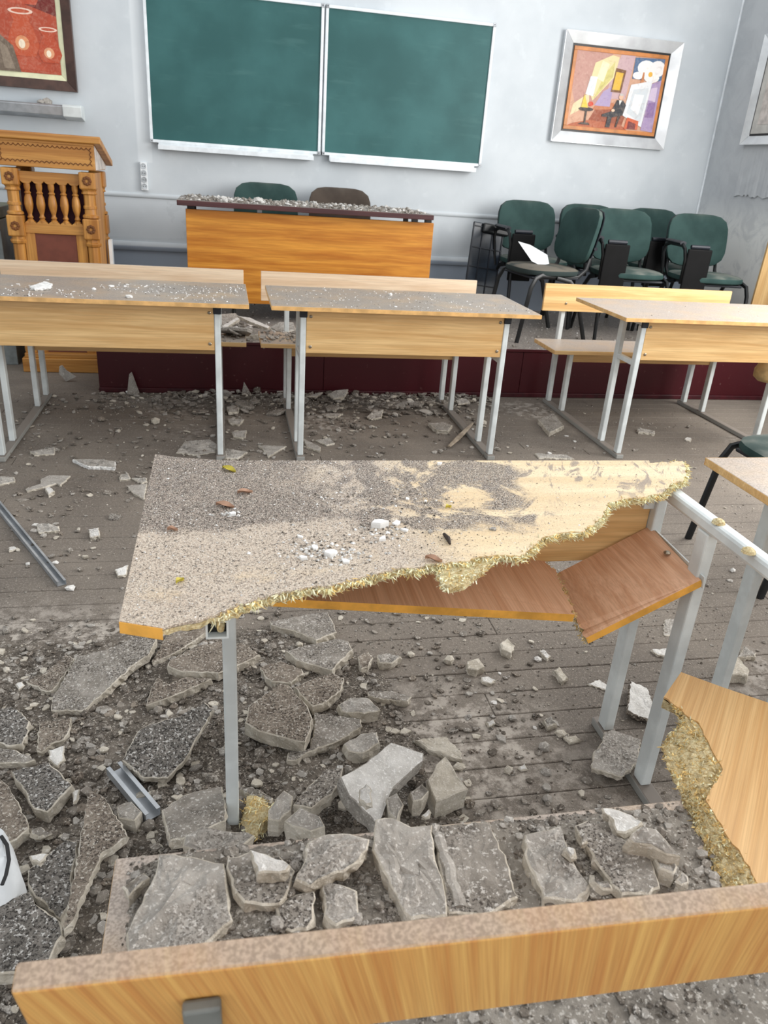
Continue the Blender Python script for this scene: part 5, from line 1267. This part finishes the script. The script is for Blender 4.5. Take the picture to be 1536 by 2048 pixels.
# white lumps on the broken tabletop that can be told apart
for k, (x, y, s, lab) in enumerate(((757, 1053, .020, 'biggest white plaster lump on the broken tabletop'), (793, 1048, .014, 'white lump right of the biggest one on the tabletop'), (808, 1062, .010, 'small white lump at the right end of the tabletop trio'), (765, 1080, .012, 'white lump nearest the torn edge below the biggest one'),
        (690, 1124, .011, 'white lump at the right end of the row along the torn edge'), (660, 1110, .014, 'largest white lump in the row along the torn edge'), (630, 1097, .012, 'white lump in the upper middle of the crumb row'), (608, 1118, .010, 'white lump at the left end of the crumb row'), (465, 1030, .012, 'white lump in the middle of the left tabletop'), (600, 1075, .009, 'lone pale lump above the crumb row'), (878, 929, .009, 'white pebble at the far edge of the tabletop'), (815, 998, .008, 'white pebble in the swirled dust of the tabletop'), (985, 1060, .010, 'grey flat chip on the right part of the tabletop'), (860, 1065, .009, 'grey lump right of the white trio on the tabletop'))):
    p = at_z(x, y, ZT); o = bpy.data.objects.new('plaster_lump', chip_mesh(k % 10, 'white_chip' if k not in (12, 13) else 'slab_grey')); C.objects.link(o)
    o.location = (p.x, p.y, ZT-.0005); o.scale = (s, s*.95, s*1.5); o.rotation_euler = (0, 0, k*1.3); tag(o, lab, 'lump')
def leaf(px, py, L, mt, label, rz):
    p = at_z(px, py, ZT+.001); b = MB(); n = 7; vs = []
    for i in range(n):
        u = i/(n-1); w = .55*L*math.sin(math.pi*min(1, u*.96+.02)); z = .003+.002*math.sin(u*5)
        vs += [(u*L-L/2, -w/2, z+.003), (u*L-L/2, 0, z-.002), (u*L-L/2, w/2, z+.003)]
    fs = []
    for i in range(n-1): fs += [(3*i, 3*i+3, 3*i+4, 3*i+1), (3*i+1, 3*i+4, 3*i+5, 3*i+2)]
    m = len(vs); vs += [(x, y, z-.0008) for x, y, z in vs]; fs += [tuple(m+q for q in f[::-1]) for f in fs]
    tag(b.add(vs, fs).build('leaf', mt, loc=(p.x, p.y, ZT), rot=(0, 0, rz), smooth=True), label, 'leaf')
leaf(458, 940, .035, 'leaf_y', 'yellow leaf near the far left tabletop corner', -.7)
leaf(490, 985, .03, 'leaf_b', 'reddish dry leaf on the left tabletop', .2)
leaf(450, 1012, .036, 'leaf_b', 'brown curled leaf below the reddish one on the tabletop', -.4)
leaf(897, 1015, .016, 'leaf_y', 'small yellow-green leaf bit in the middle of the tabletop', .5)
leaf(345, 1060, .018, 'leaf_b', 'small curled leaf near the left tabletop edge', 0)
leaf(867, 1120, .03, 'leaf_b', 'flat tan leaf on the torn edge of the tabletop', -.5)
leaf(360, 1163, .018, 'leaf_y', 'pale yellow petal on the near left tabletop', .9)
p = at_z(888, 1068, ZT+.004); q = at_z(900, 1088, ZT+.004)
tag(MB().tube([Vector(), (q-p)*.5+Vector((.002, 0, .001)), q-p], [.003, .0045, .002], 7).build('twig', 'twig', loc=p), 'short dark twig on the middle of the tabletop', 'twig')
# debris on the standing desks, benches, teacher desk, casing, platform, turned chair
G = []
def scatter(x0, x1, y0, y1, z, n, s0, s1, gap=.0):
    for k in range(n):
        x, y = r6.uniform(x0, x1), r6.uniform(y0, y1)
        if noise.noise(Vector((x*4, y*4, z*7)))+gap > -.2: G.append((x, y, z, r6.uniform(s0, s1)))
scatter(-1.17, .095, 3.52, 4.08, .76, 900, .0016, .006); gravel(G, 'left_desk_grit', 'white plaster grit on top of the left desk', 'grit', ['white_chip', 'slab_pale', 'rock'], 4); G = []
scatter(.21, 1.47, 3.51, 4.07, .76, 380, .0014, .005); gravel(G, 'middle_desk_grit', 'plaster grit on top of the middle desk', 'grit', ['white_chip', 'slab_pale', 'rock'], 5); G = []
scatter(1.94, 3.18, 3.52, 4.08, .76, 60, .0014, .004); gravel(G, 'right_desk_grit', 'sparse grit on top of the right desk', 'grit', ['rock', 'slab_pale', 'white_chip'], 6); G = []
scatter(-1.17, .09, 4.25, 4.55, .43, 500, .003, .010); scatter(.2, .7, 4.25, 4.55, .43, 300, .003, .010); gravel(G, 'bench_grit', 'plaster grit on the far bench seats', 'grit', ['rock', 'slab_grey', 'slab'], 7); G = []
for k in range(420):
    x, y = r6.gauss(.05, .17), r6.gauss(5.0, .12)
    G.append((x, min(y, 5.28), PZ+max(0, .06*math.exp(-((x-.05)/.2)**2-((y-5.0)/.14)**2))*r6.random(), r6.uniform(.006, .022)))
gravel(G, 'debris_heap', 'heap of broken plaster on the platform before the teacher desk', 'debris', ['rock', 'slab_grey', 'slab', 'slab_pale'], 12, flatk=10)
G = []
scatter(-.27, 1.33, 5.27, 5.86, 1.082, 1500, .004, .014); gravel(G, 'teacher_desk_grit', 'plaster crumbs covering the teacher desk top', 'grit', ['slab_grey', 'slab_pale', 'rock', 'slab'], 8); G = []
scatter(-.7, 3.7, 4.76, 6.2, PZ, 2200, .002, .008); gravel(G, 'platform_grit', 'plaster crumbs scattered on the platform deck', 'grit', ['rock', 'slab_grey', 'slab_pale'], 9); G = []
chips(20, rect(-.2, 1.25, 5.28, 5.6), (.02, .045), 'plaster chip in the debris on the teacher desk', 'plaster chips on the teacher desk', lambda x, y: 1.082, 20, ('slab_grey', 'slab_pale', 'rock'))
chips(16, rect(-.25, .09, 4.25, 4.53), (.05, .10), 'plaster shard heaped on the bench seat between left and middle desks', 'plaster shards on the far bench', lambda x, y: .43+rnd.uniform(0, .09)*math.exp(-((x-.0)/.2)**2), 21, ('slab_grey', 'slab', 'slab_pale'), 10, .5, .5)
chips(8, rect(.19, .38, 4.26, 4.52), (.03, .06), 'plaster shard heaped on the left end of the middle bench', 'plaster shards on the middle bench', lambda x, y: .43+rnd.uniform(0, .05), 22, ('slab_grey', 'slab', 'rock'), 10, .5, .6)
chips(14, rect(1.6, 3.0, 4.78, 5.2), (.015, .035), 'plaster chip on the platform before the green chairs', 'plaster chips on the platform', lambda x, y: PZ, 23, ('slab_grey', 'rock'))
chips(10, rect(-1.1, -.2, 3.55, 4.0), (.010, .022), 'white chip lying on top of the left desk', 'white chips on the left desk', lambda x, y: .76, 24, ('white_chip', 'slab_pale'))
chips(6, rect(.4, 1.35, 3.55, 4.0), (.008, .018), 'white chip lying on top of the middle desk', 'white chips on the middle desk', lambda x, y: .76, 25, ('white_chip', 'slab_pale'))
chips(3, rect(-1.22, -1.10, WY-.10, WY-.03), (.018, .03), 'plaster crumb lying on the grey wall casing', 'plaster crumbs on the wall casing', lambda x, y: 1.585, 26, ('slab_grey',))
chips(7, rect(2.05, 2.30, 5.08, 5.28), (.012, .03), 'plaster crumb on the seat of the turned chair', 'plaster crumbs on the turned chair', lambda x, y: zc, 27, ('slab_grey', 'slab_pale'))
slab([(58,572),(90,562),(105,567),(100,575),(70,577)], 'flat white plaster piece on the left desk top', .010, z=.771, top='white_chip', side='white_chip', name='plaster_chip', cat='chip')
